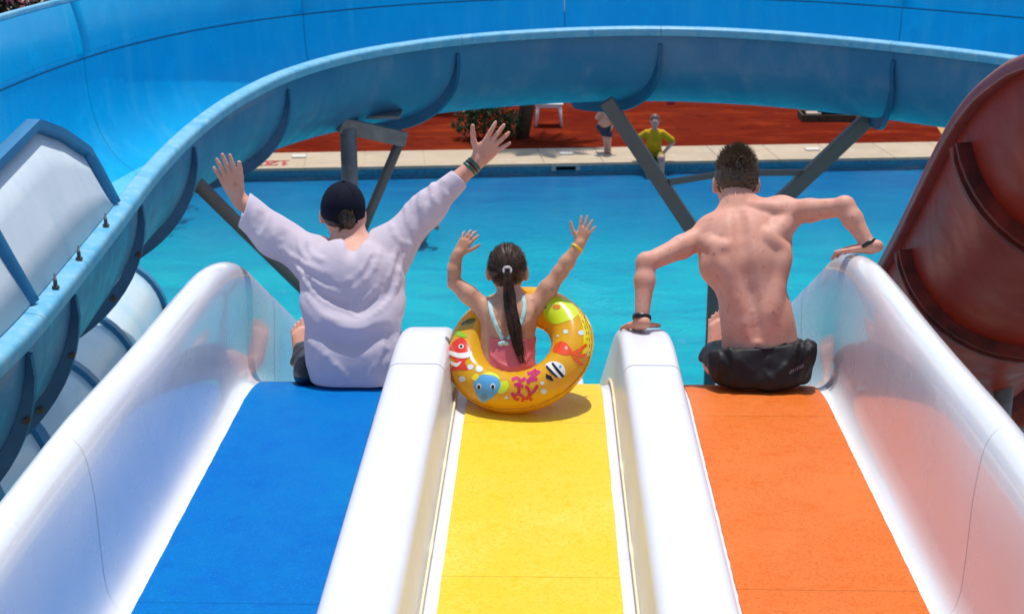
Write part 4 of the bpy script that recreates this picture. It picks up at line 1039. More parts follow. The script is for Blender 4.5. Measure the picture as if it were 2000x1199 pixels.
strands('hair_strands', M['hair_man'], hair, rt, .028, .0013, 4, nseg=2)
# cap: six panels, curved peak to the front, arched gap over the rear strap
C_ = Field(hc-np.array([.16, .18, .15]), hc+np.array([.16, .26, .20]), .0032)
C_.ell(A_man(0, -.012, .020), (.0885, .110, .108), HF, 0)
C_.cut(A_man(0, -.10, -.010), unit(-HF[2]+HF[1]*.02), .004)
C_.ell(A_man(0, .10, .012), (.070, .085, .012), [HF[0], unit(HF[1]-HF[2]*.2), unit(HF[2]+HF[1]*.2)], .006)
C_.ell(A_man(0, -.012, .014), (.0835, .104, .100), HF, .002, True)
C_.ell(A_man(.016, -.112, .016), (.034, .045, .030), HF, .004, True)
C_.cone(A_man(-.026, -.1135, -.006), A_man(.016, -.121, -.010), .0055, .0055, .003).cone(A_man(.016, -.121, -.010), A_man(.056, -.101, -.006), .0055, .0055, .003)
cap = C_.build('cap', M['navy'], man)
for an in range(6):
    a_ = R(60*an+20); pts = []
    for e in np.linspace(R(84), R(8), 9): 
        x, y, z = .0890*math.cos(e)*math.sin(a_), .1105*math.cos(e)*math.cos(a_), .1085*math.sin(e)
        pts.append(A_man(x, -.012+y, .020+z))
    if math.cos(a_) < -.6: pts = pts[:6]
    MB().tube(pts, .0012, 5).build('cap_seam', M['navy'], cap)
MB().ell(A_man(0, -.012, .130), (.008, .008, .004)).build('cap_button', M['navy'], cap)
mb = MB()
for i in range(9):
    x = -.006+.005*i; z0 = .012+.006*((i*7) % 3)
    mb.tube([A_man(x+.006, -.1085+.0006*abs(i-4), z0), A_man(x+.003, -.108, z0+.018)], .0011, 4)
mb.build('hair_highlights', M['gold'], cap)  # gold strokes painted in as highlights on the hair showing through the gap

# ------------------------------------------------------------------ girl in the swim ring
girl = thing('person', P(990, 740, Y=5.22), 'little girl with long ponytail and pink swimsuit waving from the ring', 'person')
S = Field((-.36, 4.98, 4.82), (.36, 6.05, 5.72), .0038)
pel, ab, che, nkb = P(988, 722, Y=5.27), P(990, 672, Y=5.30), P(994, 622, Y=5.33), P(996, 578, Y=5.36)
shL, shR = P(948, 604, Y=5.36), P(1047, 596, Y=5.36)
TF = [np.array([1., 0, 0]), None, unit(nkb-pel)]; TF[1] = unit(np.cross(TF[2], TF[0])); TF[0] = unit(np.cross(TF[1], TF[2]))
S.ell(pel, (.108, .080, .075), TF, .03); S.ell(ab, (.100, .068, .085), TF, .05); S.ell(che, (.104, .068, .085), TF, .05)
hc = P(991, 527, Y=5.42); S.chain([nkb-np.array([0, 0, .015]), P(993, 560, Y=5.385), hc], [.040, .037, .036], .02)
for sh in (shL, shR): S.cone(nkb-np.array([0, 0, .02]), sh, .033, .032, .035)
elL, wrL = P(881, 546, Y=5.40), P(894, 497, Y=5.42); elR, wrR = P(1094, 532, Y=5.40), P(1131, 478, Y=5.43)
for sh, el, wr in ((shL, elL, wrL), (shR, elR, wrR)):
    S.chain([sh, sh+(el-sh)*.5, el], [.036, .032, .026], .018); S.chain([el, el+(wr-el)*.35, wr], [.027, .0265, .019], .015)
hand(S, wrL, P(915, 462, Y=5.44)-wrL, np.array([-.35, -1, .25]), np.array([.75, .2, -.7]), .66, .8, (10, 14, 10), 40)
hand(S, wrR, P(1148, 436, Y=5.46)-wrR, np.array([.1, -1, .1]), np.array([-.9, .1, .35]), .66, 1.3, (3, 4, 3), 50)
S.ridge([(994, 590), (993, 630), (990, 690)], .008, .02, .003, True)
S.ridge([(960, 604), (966, 628), (978, 642)], .010, .016, .003); S.ridge([(1036, 600), (1030, 626), (1016, 640)], .010, .016, .003)
A_g, HF = head(S, hc, np.array([0, .02, 1.0]), np.array([.03, 1, -.02]), .84, 1.12)
for hx, kn, an in ((974, (976, 690, 5.55), (978, 690, 5.84)), (1008, (1006, 690, 5.55), (1006, 690, 5.84))):
    h_, k_, a_ = P(hx, 722, Y=5.29), P(*kn[:2], Y=kn[2])+np.array([0, 0, .07]), P(*an[:2], Y=an[2])
    S.chain([h_, k_], [.058, .042], .02); S.chain([k_, a_], [.04, .027], .02); foot(S, a_+np.array([0, .02, .02]), np.array([0, .5, .8]), np.array([1. if hx < 990 else -1., 0, 0]), .62)
S.build('body', M['skin_girl'], girl); eyes(A_g, .84, girl)
Q = Field((-.20, 5.1, 4.86), (.20, 5.45, 5.25), .0036)
Q.ell(pel, (.113, .086, .080), TF, .03); Q.ell(ab, (.104, .073, .088), TF, .05); Q.ell(che, (.107, .072, .087), TF, .05)
Q.cut(P(990, 661, Y=5.25), unit(TF[2]+np.array([0, -.18, 0])), .003); Q.lift(lambda p: .0014*wave_noise(p, 70, 51, 12)+.0008*wave_noise(p, 160, 52, 10))
for rg in ([(1012, 664), (1006, 700), (1022, 735)], [(956, 690), (980, 712), (1004, 718)], [(1035, 690), (1022, 710), (1006, 716)]): Q.ridge(rg, .004, .009, .003)
suit = Q.build('swimsuit', M['suit'], girl)
def strap(px, w=.0085, th=.003, src=None):
    src = src or S; c = resample(smooth_curve(px, 6), 16); pts = []
    for x, y in c:
        q = src.hit(x, y)
        if q is not None: pts.append(q-unit(ray(x, y))*.002)
    rows = []
    for i, p in enumerate(pts):
        t = unit(pts[min(i+1, len(pts)-1)]-pts[max(i-1, 0)]); n_ = -unit(ray(1000, 600)); s_ = unit(np.cross(t, n_))
        rows.append([tuple(p-s_*w-n_*.003), tuple(p-s_*w*.9+n_*th), tuple(p+n_*th*1.3), tuple(p+s_*w*.9+n_*th), tuple(p+s_*w-n_*.003)])
    v, f = grid_mesh(rows); return mesh('strap', v, f, M['mint'], suit)
strap([(957, 586), (959, 606), (968, 634), (982, 662)]); strap([(1020, 578), (1024, 600), (1016, 632), (992, 664)])
mb = MB(); q = S.hit(984, 668); mb.ell(q+np.array([0, -.008, 0]), (.012, .008, .009)); mb.ell(q+np.array([-.012, -.009, -.004]), (.010, .006, .008)); mb.ell(q+np.array([.010, -.009, -.003]), (.009, .006, .008)); mb.build('strap_knot', M['mint'], suit)
band(S, wrR, elR, .10, .0215, 'wristband', M['yellow_band'], girl, .010, .003)
# hair drawn back to a high ponytail
Hh = Field(hc-np.array([.11, .13, .13]), hc+np.array([.11, .13, .14]), .003)
k_ = .84
Hh.ell(A_g(0, -.014, .018), (.0835*k_, .101*k_, .103*k_), HF, 0); Hh.cut(A_g(0, .05, .05), unit(HF[1]-HF[2]*.3), .01); Hh.cut(A_g(0, -.04, -.078), unit(-HF[2]+HF[1]*.3), .014)
for s_ in (-1, 1): Hh.ell(A_g(s_*.094, .012, -.022), (.024, .030, .040), HF, .010, True)
tie = A_g(.006, -.112, .030)
def combed(p):
    d = p-tie; t_ = np.arctan2(d@HF[0], d@HF[2]); return .0013*np.sin(t_*26+3*np.sin(t_*7))+.0008*np.sin(t_*61)
Hh.lift(combed, .012)
hair = Hh.build('hair', M['hair_girl'], girl, 0)
rt = []
for p, n_, u in scalp(A_g, HF, 1400, -.6, 1.0, (0, -.014, .018), (.0845, .102, .104), 1, g):
    if abs(u[0]) > .8 and u[2] < -.1: continue
    to = tie-p; to = to-n_*np.dot(to, n_)
    if np.linalg.norm(to) < .012: continue
    rt.append((p-n_*.002, unit(to)+n_*.10+g.normal(size=3)*.05, min(1.0, np.linalg.norm(to)/.04)))
strands('hair_strands', M['hair_girl'], hair, rt, .030, .0012, 6, nseg=3)
pony = [tie+np.array([0, .02, .004]), tie+np.array([0, -.012, .004]), tie+np.array([.001, -.026, -.02])]
for x, y in ((993, 556), (996, 590), (1002, 624), (1009, 660), (1017, 692), (1026, 716)):
    q = S.hit(x, y); q = q if q is not None else P(x, y, Y=5.24); q2 = q-unit(ray(x, y))*.020; pony.append(q2)
pony[3] = .5*pony[3]+.5*(P(993, 556, Y=pony[2][1]-.004)); pc = smooth_curve(pony, 8); pc = resample(pc, 30); mb = MB()
for i in range(330):
    a_ = g.uniform(0, 6.28); rr = math.sqrt(g.uniform(0, 1)); end = int(30*g.uniform(.70, 1.0)) if i > 60 else int(30*g.uniform(.4, .8)); pts = []
    jx = g.normal()*.004; ph = g.uniform(0, 6)
    for j in range(0, end, 2):
        t_ = j/29; w = np.interp(t_, [0, .06, .12, .35, .65, .85, 1], [.012, .008, .013, .021, .022, .016, .006])
        off = np.array([math.cos(a_)*rr*w+jx*t_+.003*math.sin(ph+t_*9)*t_, math.sin(a_)*rr*w*.62, .0]); pts.append(pc[j]+off)
    if len(pts) > 2: mb.tube(pts, [.0017*(1-.7*q/len(pts)) for q in range(len(pts))], 3, cap=False)
mb.build('ponytail', M['hair_girl'], hair)
M['hair_tie'] = mat('pale glitter hair tie', (.45, .42, .44), .35, .5, 0, noise=[(200, (.75, .72, .72), 2)])
t_ = tie+np.array([0, -.012, .002]); pts = [t_+np.array([.013*math.cos(a), .004*math.sin(a*3), .012*math.sin(a)]) for a in np.linspace(0, 6.28, 22)[:-1]]
MB().tube(pts, .005, 6, closed=True).build('hair_tie', M['hair_tie'], hair)

# ------------------------------------------------------------------ swim ring
ring = thing('swim_ring', P(1010, 800, Y=5.15), 'inflatable orange swim ring printed with cartoon fish around the girl', 'swim ring')
RM, Rm = .195, .074
rcen = P(1015, 696, Y=5.285)
rn = rot(np.array([0, 0, 1.]), [1, 0, 0], 33); rn = rot(rn, [0, 1, 0], -13); rn = unit(rn)   # axis of the ring
if rn[1] > 0: rn = unit(rn*np.array([1, -1, 1]))
ru = unit(np.cross([0, 1, 0], rn)); rv = np.cross(rn, ru)
def tor(u, v, r_=None):
    r_ = Rm if r_ is None else r_; d = ru*math.cos(u)+rv*math.sin(u); return rcen+d*(RM+r_*math.cos(v))+rn*r_*math.sin(v)
low_z = min(tor(u, v)[2] for u in np.linspace(0, 6.28, 60) for v in np.linspace(0, 6.28, 40)); rcen = rcen+np.array([0, 0, max(-.03, min(.03, LZ+.008-low_z))])
def ring_mat():
    m = mat('orange inflatable vinyl', (.94, .52, .012), .16, .5, .4, noise=[(7, (.95, .60, .03), 4), (3, (.90, .40, .004), 4, .55, .78)], bump=[(16, .10, .008)], trans=.38); return m
M['vinyl'] = ring_mat()
rows = []
for i in range(97):
    u = 2*math.pi*i/96; rows.append([])
    for j in range(33):
        v = 2*math.pi*j/32
        inner = max(0, -math.cos(v))**6; outer = max(0, math.cos(v))**14
        wr = .0035*inner*math.sin(u*34+2*math.sin(u*5))+.0018*outer*math.sin(u*46+math.sin(u*9)*2)
        rows[-1].append(tuple(tor(u, v, Rm+wr-.002*outer)))
v, f = grid_mesh(rows); mesh('air_tube', v, f, M['vinyl'], ring)
for vv, nm in ((0.0, 'seam'), (math.pi, 'seam')):
    pts = [tor(2*math.pi*i/90, vv+.02*math.sin(i*.9), Rm+.001) for i in range(90)]
    MB().tube(pts, .0028, 5, closed=True).build(nm, M['vinyl'], ring)
def tor_sd(p):
    d = p-rcen; hgt = d@rn; rad = np.linalg.norm(d-np.outer(hgt, rn) if d.ndim > 1 else d-hgt*rn, axis=-1); return np.hypot(rad-RM, hgt)-Rm
def tor_hit(px, py):
    r_ = ray(px, py); ts = np.linspace(4.6, 6.4, 1800); p = ORG+ts[:, None]*r_; d = tor_sd(p); w = np.where(d < 0)[0]
    if len(w): return p[w[0]]
    return p[int(np.argmin(d))]
def tor_out(p, e):
    d = p-rcen; hgt = d@rn; pl = d-hgt*rn; c = rcen+unit(pl)*RM; n_ = unit(p-c); return c+n_*(Rm+e)
PM = {}
def pm(c, name):
    if name not in PM: PM[name] = mat(name, c, .18, .5, .4)
    return PM[name]
def patch(poly, c, cname, name='print', e=.0012, parent=None, sub=None):
    bm = bmesh.new(); vs = [bm.verts.new((x, y, 0)) for x, y in poly]; bm.faces.new(vs)
    bmesh.ops.triangulate(bm, faces=bm.faces[:])
    for _ in range(3):
        long_ = [ed_ for ed_ in bm.edges if ed_.calc_length() > 5.5]
        if not long_: break
        bmesh.ops.subdivide_edges(bm, edges=long_, cuts=1); bmesh.ops.triangulate(bm, faces=bm.faces[:])
    bm.verts.ensure_lookup_table(); vv = [tor_out(tor_hit(q.co.x, q.co.y), e) for q in bm.verts]; ff = [tuple(w.index for w in fc.verts) for fc in bm.faces]
    bm.free(); o = mesh(name, vv, ff, pm(c, cname), parent or ring); return o
def oval(cx, cy, rx, ry, n=14, a=0): 
    ca, sa = math.cos(R(a)), math.sin(R(a)); return [(cx+rx*math.cos(t)*ca-ry*math.sin(t)*sa, cy+rx*math.cos(t)*sa+ry*math.sin(t)*ca) for t in np.linspace(0, 2*math.pi, n, endpoint=False)]
def blob(pts, n=4): 
    p = [np.array(q, float) for q in pts]; N = len(p); out = []
    for i in range(N):
        a, b, c, d = p[i-1], p[i], p[(i+1) % N], p[(i+2) % N]
        for k in range(n):
            t = k/n; out.append(tuple(.5*(2*b+(c-a)*t+(2*a-5*b+4*c-d)*t*t+(3*b-3*c+d-a)*t**3)))
    return out
RED, WHI, BLK, BLU, YEL, LIM_, MAG, GRN = (.75, .035, .008), (.82, .80, .76), (.012, .012, .014), (.10, .36, .66), (.85, .68, .01), (.62, .72, .01), (.60, .02, .16), (.28, .55, .01)
# blue fish
bf = patch(blob([(925, 752), (932, 737), (950, 730), (968, 734), (978, 750), (970, 768), (956, 780), (944, 786), (934, 776)]), BLU, 'print blue', 'blue_fish_print')
patch(blob([(979, 746), (990, 744), (994, 754), (986, 766), (974, 768), (974, 756)]), LIM_, 'print lime', 'fin_print', .0008, bf); patch(blob([(921, 738), (930, 730), (936, 735), (928, 744)]), YEL, 'print yellow', 'fin_print', .0018, bf)
patch(blob([(942, 731), (958, 727), (972, 733), (977, 742), (964, 734)]), LIM_, 'print lime', 'fin_print', .0016, bf)
for x in (936, 963):
    patch(oval(x, 755, 4.6, 6.2), WHI, 'print white', 'eye_print', .002, bf); patch(oval(x, 756, 3.1, 4.4), BLK, 'print black', 'pupil_print', .0027, bf)
patch(blob([(939, 772), (947, 770), (953, 773), (948, 781), (943, 781)]), (.12, .22, .38), 'print slate', 'mouth_print', .002, bf)
# red and white banded fish
rf = patch(blob([(890, 664), (904, 660), (917, 676), (922, 692), (908, 706), (914, 722), (896, 722), (878, 724), (890, 706), (876, 692), (880, 676)]), RED, 'print red', 'banded_fish_print')
patch(blob([(879, 685), (898, 690), (920, 688), (918, 697), (900, 700), (880, 693)]), WHI, 'print white', 'band_print', .002, rf); patch(blob([(880, 705), (892, 709), (902, 706), (894, 716), (884, 713)]), WHI, 'print white', 'band_print', .002, rf)
patch(oval(901, 677, 5, 4.4), WHI, 'print white', 'eye_print', .002, rf); patch(oval(901, 677, 2.8, 2.6), BLK, 'print black', 'pupil_print', .0027, rf)
patch(blob([(884, 646), (898, 647), (912, 656), (905, 659), (890, 654)]), GRN, 'print green', 'weed_print')
patch(blob([(900, 633), (914, 624), (928, 622), (926, 630), (910, 636)]), (.10, .10, .01), 'print olive', 'weed_print'); patch(blob([(893, 646), (904, 634), (924, 632), (922, 640), (908, 643)]), (.50, .30, .01), 'print ochre', 'weed_print')
# coral
def stroke(pts, w, c, cname, name):
    p = [np.array(q, float) for q in smooth_curve(pts, 3)]; Lf, Rt = [], []
    for i in range(len(p)):
        t = unit(p[min(i+1, len(p)-1)]-p[max(i-1, 0)]); n_ = np.array([-t[1], t[0]]); Lf.append(tuple(p[i]+n_*w)); Rt.append(tuple(p[i]-n_*w))
    vv = [tor_out(tor_hit(*q), .0014) for q in Lf+Rt]; N = len(Lf); return mesh(name, vv, [(i, i+1, N+i+1, N+i) for i in range(N-1)], pm(c, cname), ring)
for pts, mg in (([(1000, 742), (1010, 738), (1018, 744), (1026, 738)], 1), ([(1004, 752), (1014, 750), (1022, 756)], 1), ([(1032, 750), (1036, 738), (1046, 732), (1054, 724)], 1), ([(1028, 744), (1040, 742), (1050, 740)], 1), ([(1030, 730), (1038, 728), (1048, 722)], 1), ([(1002, 774), (1012, 768), (1014, 758), (1010, 750)], 0), ([(1012, 768), (1022, 776), (1020, 784)], 0), ([(1026, 780), (1034, 772), (1032, 760), (1026, 754)], 0), ([(1034, 772), (1044, 762), (1050, 752)], 0), ([(1032, 772), (1038, 782)], 0), ([(1000, 766), (1006, 778), (1014, 780)], 0)):
    stroke(pts, 3.0, MAG if mg else (.62, .015, .03), 'print magenta' if mg else 'print crimson', 'coral_print')
# black striped fish
sf = patch(blob([(1066, 712), (1082, 706), (1098, 712), (1104, 726), (1098, 738), (1086, 734), (1072, 724)]), WHI, 'print white', 'striped_fish_print')
for q in ([(1068, 713), (1080, 726), (1090, 736), (1086, 737), (1074, 727), (1066, 717)], [(1080, 708), (1090, 720), (1102, 734), (1098, 738), (1086, 724), (1077, 711)], [(1066, 730), (1076, 734), (1082, 744), (1076, 744), (1066, 738)]): patch(q, BLK, 'print black', 'stripe_print', .002, sf)
patch(oval(1094, 716, 2.6, 2.6), BLU, 'print blue', 'eye_print', .002, sf)
# red fish with a fan tail
r2 = patch(blob([(1080, 686), (1086, 672), (1098, 667), (1110, 674), (1118, 690), (1104, 694), (1090, 690)]), (.80, .07, .01), 'print scarlet', 'red_fish_print')
for q in ([(1114, 688), (1132, 680), (1144, 670), (1146, 676), (1134, 688), (1118, 694)], [(1114, 690), (1134, 692), (1146, 690), (1144, 698), (1130, 698)], [(1114, 692), (1128, 700), (1140, 712), (1132, 714), (1120, 702)]): patch(q, (.85, .10, .005), 'print vermilion', 'tail_print', .0016, r2)
patch(oval(1106, 680, 3.0, 3.4), (.8, .4, .4), 'print pink', 'eye_print', .002, r2)
# lime fish
lf = patch(blob([(1062, 608), (1066, 592), (1078, 582), (1096, 581), (1114, 590), (1130, 608), (1124, 620), (1106, 628), (1086, 633), (1068, 624)]), LIM_, 'print lime', 'lime_fish_print')
patch(oval(1087, 600, 8, 5), (.70, .20, .01), 'print amber', 'spot_print', .002, lf); patch(oval(1065, 600, 2.6, 3), BLK, 'print black', 'eye_print', .002, lf)
for k_ in range(4): stroke([(1130+2*k_, 612+2*k_), (1139+3*k_, 636+k_), (1141+3.6*k_, 668), (1138+4*k_, 694)], 1.9, YEL, 'print yellow', 'tail_print')
for k_ in range(2): stroke([(1134+6*k_, 618), (1145+4*k_, 650), (1146+5*k_, 690)], .7, BLK, 'print black', 'tail_line_print')
for x, y, r_ in ((903, 740, 6.5), (919, 717, 6), (936, 721, 7), (1062, 764, 6), (1059, 748, 4), (1105, 648, 5), (1135, 650, 6), (989, 776, 3.5), (1090, 656, 2.5)):
    patch(oval(x, y, r_, r_*.85, 12), (.62, .72, .74), 'print bubble', 'bubble_print')
q = tor(math.pi*.97, .35, Rm); MB().tube([q, q+unit(q-tor(math.pi*.97, .35, 0))*.012], [.011, .009], 12).build('valve', M['print_pale'], ring)

# ================================================================== FAR SIDE OF THE POOL
def D_(px, py, z=DECK_Z): return P(px, py, Z=z)
M['plastic'] = mat('white plastic', (.78, .78, .78), .4, .5, 0, noise=[(4, (.72, .72, .71), 4)])
M['lid'] = mat('white skimmer lid', (.60, .57, .50), .6)
M['dark'] = mat('dark opening', (.006, .007, .008), .9, .1)
M['frame_pale'] = mat('pale skimmer frame', (.30, .38, .33), .5)
M['wood_dark'] = mat('dark weathered wood', (.055, .035, .022), .75, .2, 0, noise=[(6, (.09, .06, .04), 5, .4, .7, (1, 6, 1))], bump=[(30, .3, .004)])
M['black'] = mat('black mesh cloth', (.005, .005, .006), .8, .2); M['red_cloth'] = mat('red cloth', (.45, .02, .03), .7)
M['pink'] = mat('pink rubber', (.80, .30, .50), .5); M['num_red'] = mat('red number paint', (.42, .02, .015), .6)
M['yellow_shirt'] = mat('yellow green shirt', (.68, .36, .006), .75, .2, 0, noise=[(9, (.48, .28, .006), 4)]); M['olive'] = mat('olive shorts', (.22, .20, .01), .75)
M['bark'] = mat('palm bark', (.11, .06, .04), .9, .1, 0, noise=[(12, (.06, .035, .025), 4)], bump=[(20, .6, .02)])
M['leaf'] = mat('dark leaf', (.018, .045, .010), .55, .4, 0, noise=[(3, (.035, .075, .014), 4), (2, (.05, .03, .012), 4, .55, .7)], trans=.15)
M['frond'] = mat('palm frond', (.03, .075, .014), .5, .4, 0, noise=[(3, (.06, .10, .02), 4)], trans=.2)
M['flower'] = mat('dull pink blossom', (.32, .07, .10), .6, .2, 0, noise=[(8, (.42, .14, .16), 3)], trans=.2)
# painted depth number, upside down from this side
NW_ = .006
def quad_run(mb, pts, w):
    for a, b in zip(pts[:-1], pts[1:]):
        a, b = np.array(a), np.array(b); d = unit(b-a); n_ = np.array([-d[1], d[0]])*w; a2, b2 = a-d*w, b+d*w
        yield [a2-n_, b2-n_, b2+n_, a2+n_]
org = D_(560, 322.5); ux = (D_(504, 324.2)-org); lenx = np.linalg.norm(ux); ux = ux/lenx; uy = -en.copy()
glyphs = {'1': [[(.05, .75), (.22, 1), (.22, 0)], [(.02, 0), (.42, 0)]], '2': [[(0, .8), (.1, 1), (.4, 1), (.5, .8), (.5, .62), (0, .05), (0, 0), (.52, 0)]], '0': [[(.1, 0), (0, .15), (0, .85), (.1, 1), (.42, 1), (.52, .85), (.52, .15), (.42, 0), (.1, 0)]]}
numb = thing('depth_marking', org, 'red painted 120 depth number on the pale coping at far left', 'painted marking')
for k_, ch in enumerate('120'):
    mb = MB(); lay = 0
    for run in glyphs[ch]:
        for q in quad_run(mb, [(x*lenx/1.95, y*.40) for x, y in run], .032):
            lay += 1
            vs = [org+ux*(p[0]+k_*lenx*.345)+uy*(p[1]-.40)*1.0+np.array([0, 0, .006+.0007*lay]) for p in q]; mb.add(vs, [(0, 1, 2, 3)])
    mb.build('digit', M['num_red'], numb, smooth=False)
numb.location = numb.location
# skimmer mouth in the pool wall and lids on the coping
sk = edge_pt(1105, -.02, -.0); skm = thing('pool_skimmer', sk, 'dark skimmer mouth with pale frame in the tiled pool wall', 'pool skimmer')
for nm, hx, z0, z1, off, mm in (('opening', .21, .0, .085, -.016, 'dark'),):
    c = np.array([sk[0], sk[1], 0]); vs = [c-ed*hx+en*0+np.array([0, 0, z0+.012]), c+ed*hx+np.array([0, 0, z0+.012]), c+ed*hx+np.array([0, 0, z1+.01]), c-ed*hx+np.array([0, 0, z1+.01])]; MB().add([v_-en*.005 for v_ in vs], [(0, 1, 2, 3)]).build(nm, M[mm], skm, smooth=False)
mb = MB()
for a0, a1, z0, z1 in ((-.30, -.21, .004, .10), (.21, .30, .004, .10), (-.30, .30, .096, .125)):
    c = np.array([sk[0], sk[1], 0]); q = [c+ed*a0+np.array([0, 0, z0]), c+ed*a1+np.array([0, 0, z0]), c+ed*a1+np.array([0, 0, z1]), c+ed*a0+np.array([0, 0, z1])]; mb.add([p-en*.03 for p in q]+[p+en*.02 for p in q], [(0, 1, 2, 3), (0, 4, 5, 1), (1, 5, 6, 2), (2, 6, 7, 3), (3, 7, 4, 0)])
mb.build('frame', M['frame_pale'], skm, smooth=False)
for (px, py), lab in (((1106, 301), 'white skimmer lid on the coping above the dark skimmer mouth'), ((1586, 293), 'white skimmer lid on the coping right of the boy'), ((584, 307), 'white skimmer lid on the coping beside the red number')):
    p = D_(px, py); mb = MB(); mb.box(p+np.array([0, 0, .018]), (.30, .26, .03), Matrix.Rotation(math.atan2(ed[1], ed[0]), 3, 'Z'), .96)
    o = bevel(mb.build('skimmer_lid', M['lid'], None, smooth=False), .006); tag(o, lab, 'lid', 'skimmer lids along the coping')
# white plastic table
p = D_(1072, 246); tb_ = thing('plastic_table', p, 'white plastic side table on the red deck beside the palm trunk', 'table')
top = MB().box(p+np.array([0, .12, .52]), (.66, .52, .04)); bevel(top.build('tabletop', M['plastic'], tb_, smooth=False), .012)
ap = MB().box(p+np.array([0, -.10, .47]), (.56, .025, .06)); ap.build('apron', M['plastic'], tb_, smooth=False)
for sx in (-1, 1):
    for sy in (-1, 1):
        a_ = p+np.array([sx*.30, .12+sy*.23, 0]); MB().tube([a_, a_+np.array([-sx*.05, -sy*.03, .5])], [.03, .04], 8).build('leg', M['plastic'], tb_)
# palms: trunks stand on the deck, crowns are above the flume's line of sight but throw their shade here
def palm(px, py, h, lab, seed, show=True):
    gg = np.random.default_rng(seed); p = D_(px, py); t = thing('palm_tree', p, lab, 'palm tree', 'palm trees behind the pool'); c = p+np.array([gg.normal()*.25, .3, h])
    pts = [p+(c-p)*k+np.array([.1*math.sin(k*3), 0, 0]) for k in np.linspace(0, 1, 9)]; MB().tube(pts, [.17-.05*k+.012*(i % 2) for i, k in enumerate(np.linspace(0, 1, 9))], 10).build('trunk', M['bark'], t)
    mb = MB()
    for i in range(16):
        an = 2*math.pi*i/16+gg.normal()*.1; e = gg.uniform(.1, .9); L = gg.uniform(1.5, 2.1); d = np.array([math.cos(an), math.sin(an), 0]); sd = np.array([-d[1], d[0], 0]); rib = []
        for k in np.linspace(0, 1, 10): rib.append(c+d*L*k*math.cos(e*.6)+np.array([0, 0, L*(math.sin(e)*k-1.15*k*k)]))
        for k in range(1, 10):
            for m_ in range(3):
                q = rib[k-1]+(rib[k]-rib[k-1])*m_/3; l_ = .42*math.sin(math.pi*min(1, (k+m_/3)/10+.12))
                for sg in (-1, 1):
                    w = d*.035; tip = q+sd*sg*l_+d*l_*.5-np.array([0, 0, l_*.45]); mb.add([q-w, q+w, tip], [(0, 1, 2)])
        mb.tube(rib, [.02*(1-.8*k) for k in np.linspace(0, 1, 10)], 4, cap=False)
    mb.build('crown', M['frond'], t, smooth=False)
palm(1019, 268, 4.6, 'palm tree trunk standing right of the dark bush', 3)
palm(1462, 172, 4.8, 'palm tree whose crown shades the middle of the red deck', 4); palm(1690, 168, 4.2, 'palm tree shading the deck left of the pink sandals', 5); palm(800, 205, 4.4, 'palm tree shading the deck behind the capped man', 6)
# bush
def leaves(mb, c, r_, n, size, gg, flat=1.0):
    for _ in range(n):
        u = gg.normal(size=3); u /= np.linalg.norm(u); rr = gg.uniform(.55, 1)**.6; lump = 1+.25*math.sin(u[0]*5+c[0])+.2*math.sin(u[2]*7+c[1]); p = c+u*np.array(r_)*rr*lump
        a = gg.normal(size=3); a /= np.linalg.norm(a); b_ = np.cross(a, u+gg.normal(size=3)*.3); b_ /= np.linalg.norm(b_)+1e-9; s_ = size*gg.uniform(.6, 1.3)
        mb.add([p-a*s_, p+b_*s_*.45, p+a*s_, p-b_*s_*.45], [(0, 1, 2, 3)])
gg = np.random.default_rng(12)
p = D_(945, 275); bush = thing('bush', p, 'dark green leafy bush on the red deck left of the palm trunk', 'bush')
mb = MB()
for cx, cz, rx in ((-.28, .38, .42), (.15, .45, .5), (.55, .35, .36), (-.05, .75, .38)): leaves(mb, p+np.array([cx, .25, cz]), (rx, .35, rx*.75), 480, .055, gg)
mb.build('foliage', M['leaf'], bush, smooth=False)
for k_ in range(4): MB().tube([p+np.array([.1*k_-.1, .2, 0]), p+np.array([.25*k_-.3, .25, .45])], [.02, .01], 6).build('stem', M['bark'], bush)
# wooden foot bath with black board
p = D_(1618, 238); ft = thing('foot_bath', p, 'dark wooden tray with an upright black board on red deck', 'wooden tray')
W_, L_, H_ = 1.28, .62, .16
mb = MB().box(p+np.array([0, 0, H_/2]), (W_, .05, H_)); mb.build('plank', M['wood_dark'], ft, smooth=False)
MB().box(p+np.array([0, L_, H_/2]), (W_, .05, H_)).build('plank', M['wood_dark'], ft, smooth=False)
for s_ in (-1, 1): MB().box(p+np.array([s_*(W_/2-.026), L_/2, H_/2+.003]), (.05, L_-.052, H_)).build('plank', M['wood_dark'], ft, smooth=False)
MB().box(p+np.array([0, L_/2, .03]), (W_-.11, L_-.06, .02)).build('tray_bottom', M['dark'], ft, smooth=False)
MB().box(p+np.array([.10, L_*.55, .29]), (.62, .04, .40)).build('black_board', M['black'], ft, smooth=False)
MB().box(p+np.array([-.32, L_*.5, .12]), (.34, .3, .10)).build('stone_block', M['coping'], ft, smooth=False)
# pink sandals
for i, (px, py) in enumerate(((1770, 218), (1803, 213))):
    q = D_(px, py); sn = thing('sandal', q, 'pink sandal on the red deck, '+('nearer the foot bath' if i == 0 else 'nearer the yellow paving'), 'sandal', 'pair of pink sandals')
    mb = MB().ell(q+np.array([0, 0, .022]), (.13, .075, .022)); mb.build('sole', M['pink'], sn)
    MB().tube([q+np.array([-.05+.16*k*.6, -.07*math.cos(k*math.pi), .03+.05*math.sin(k*math.pi)]) for k in np.linspace(0, 1, 8)], .014, 6).build('strap', M['pink'], sn)
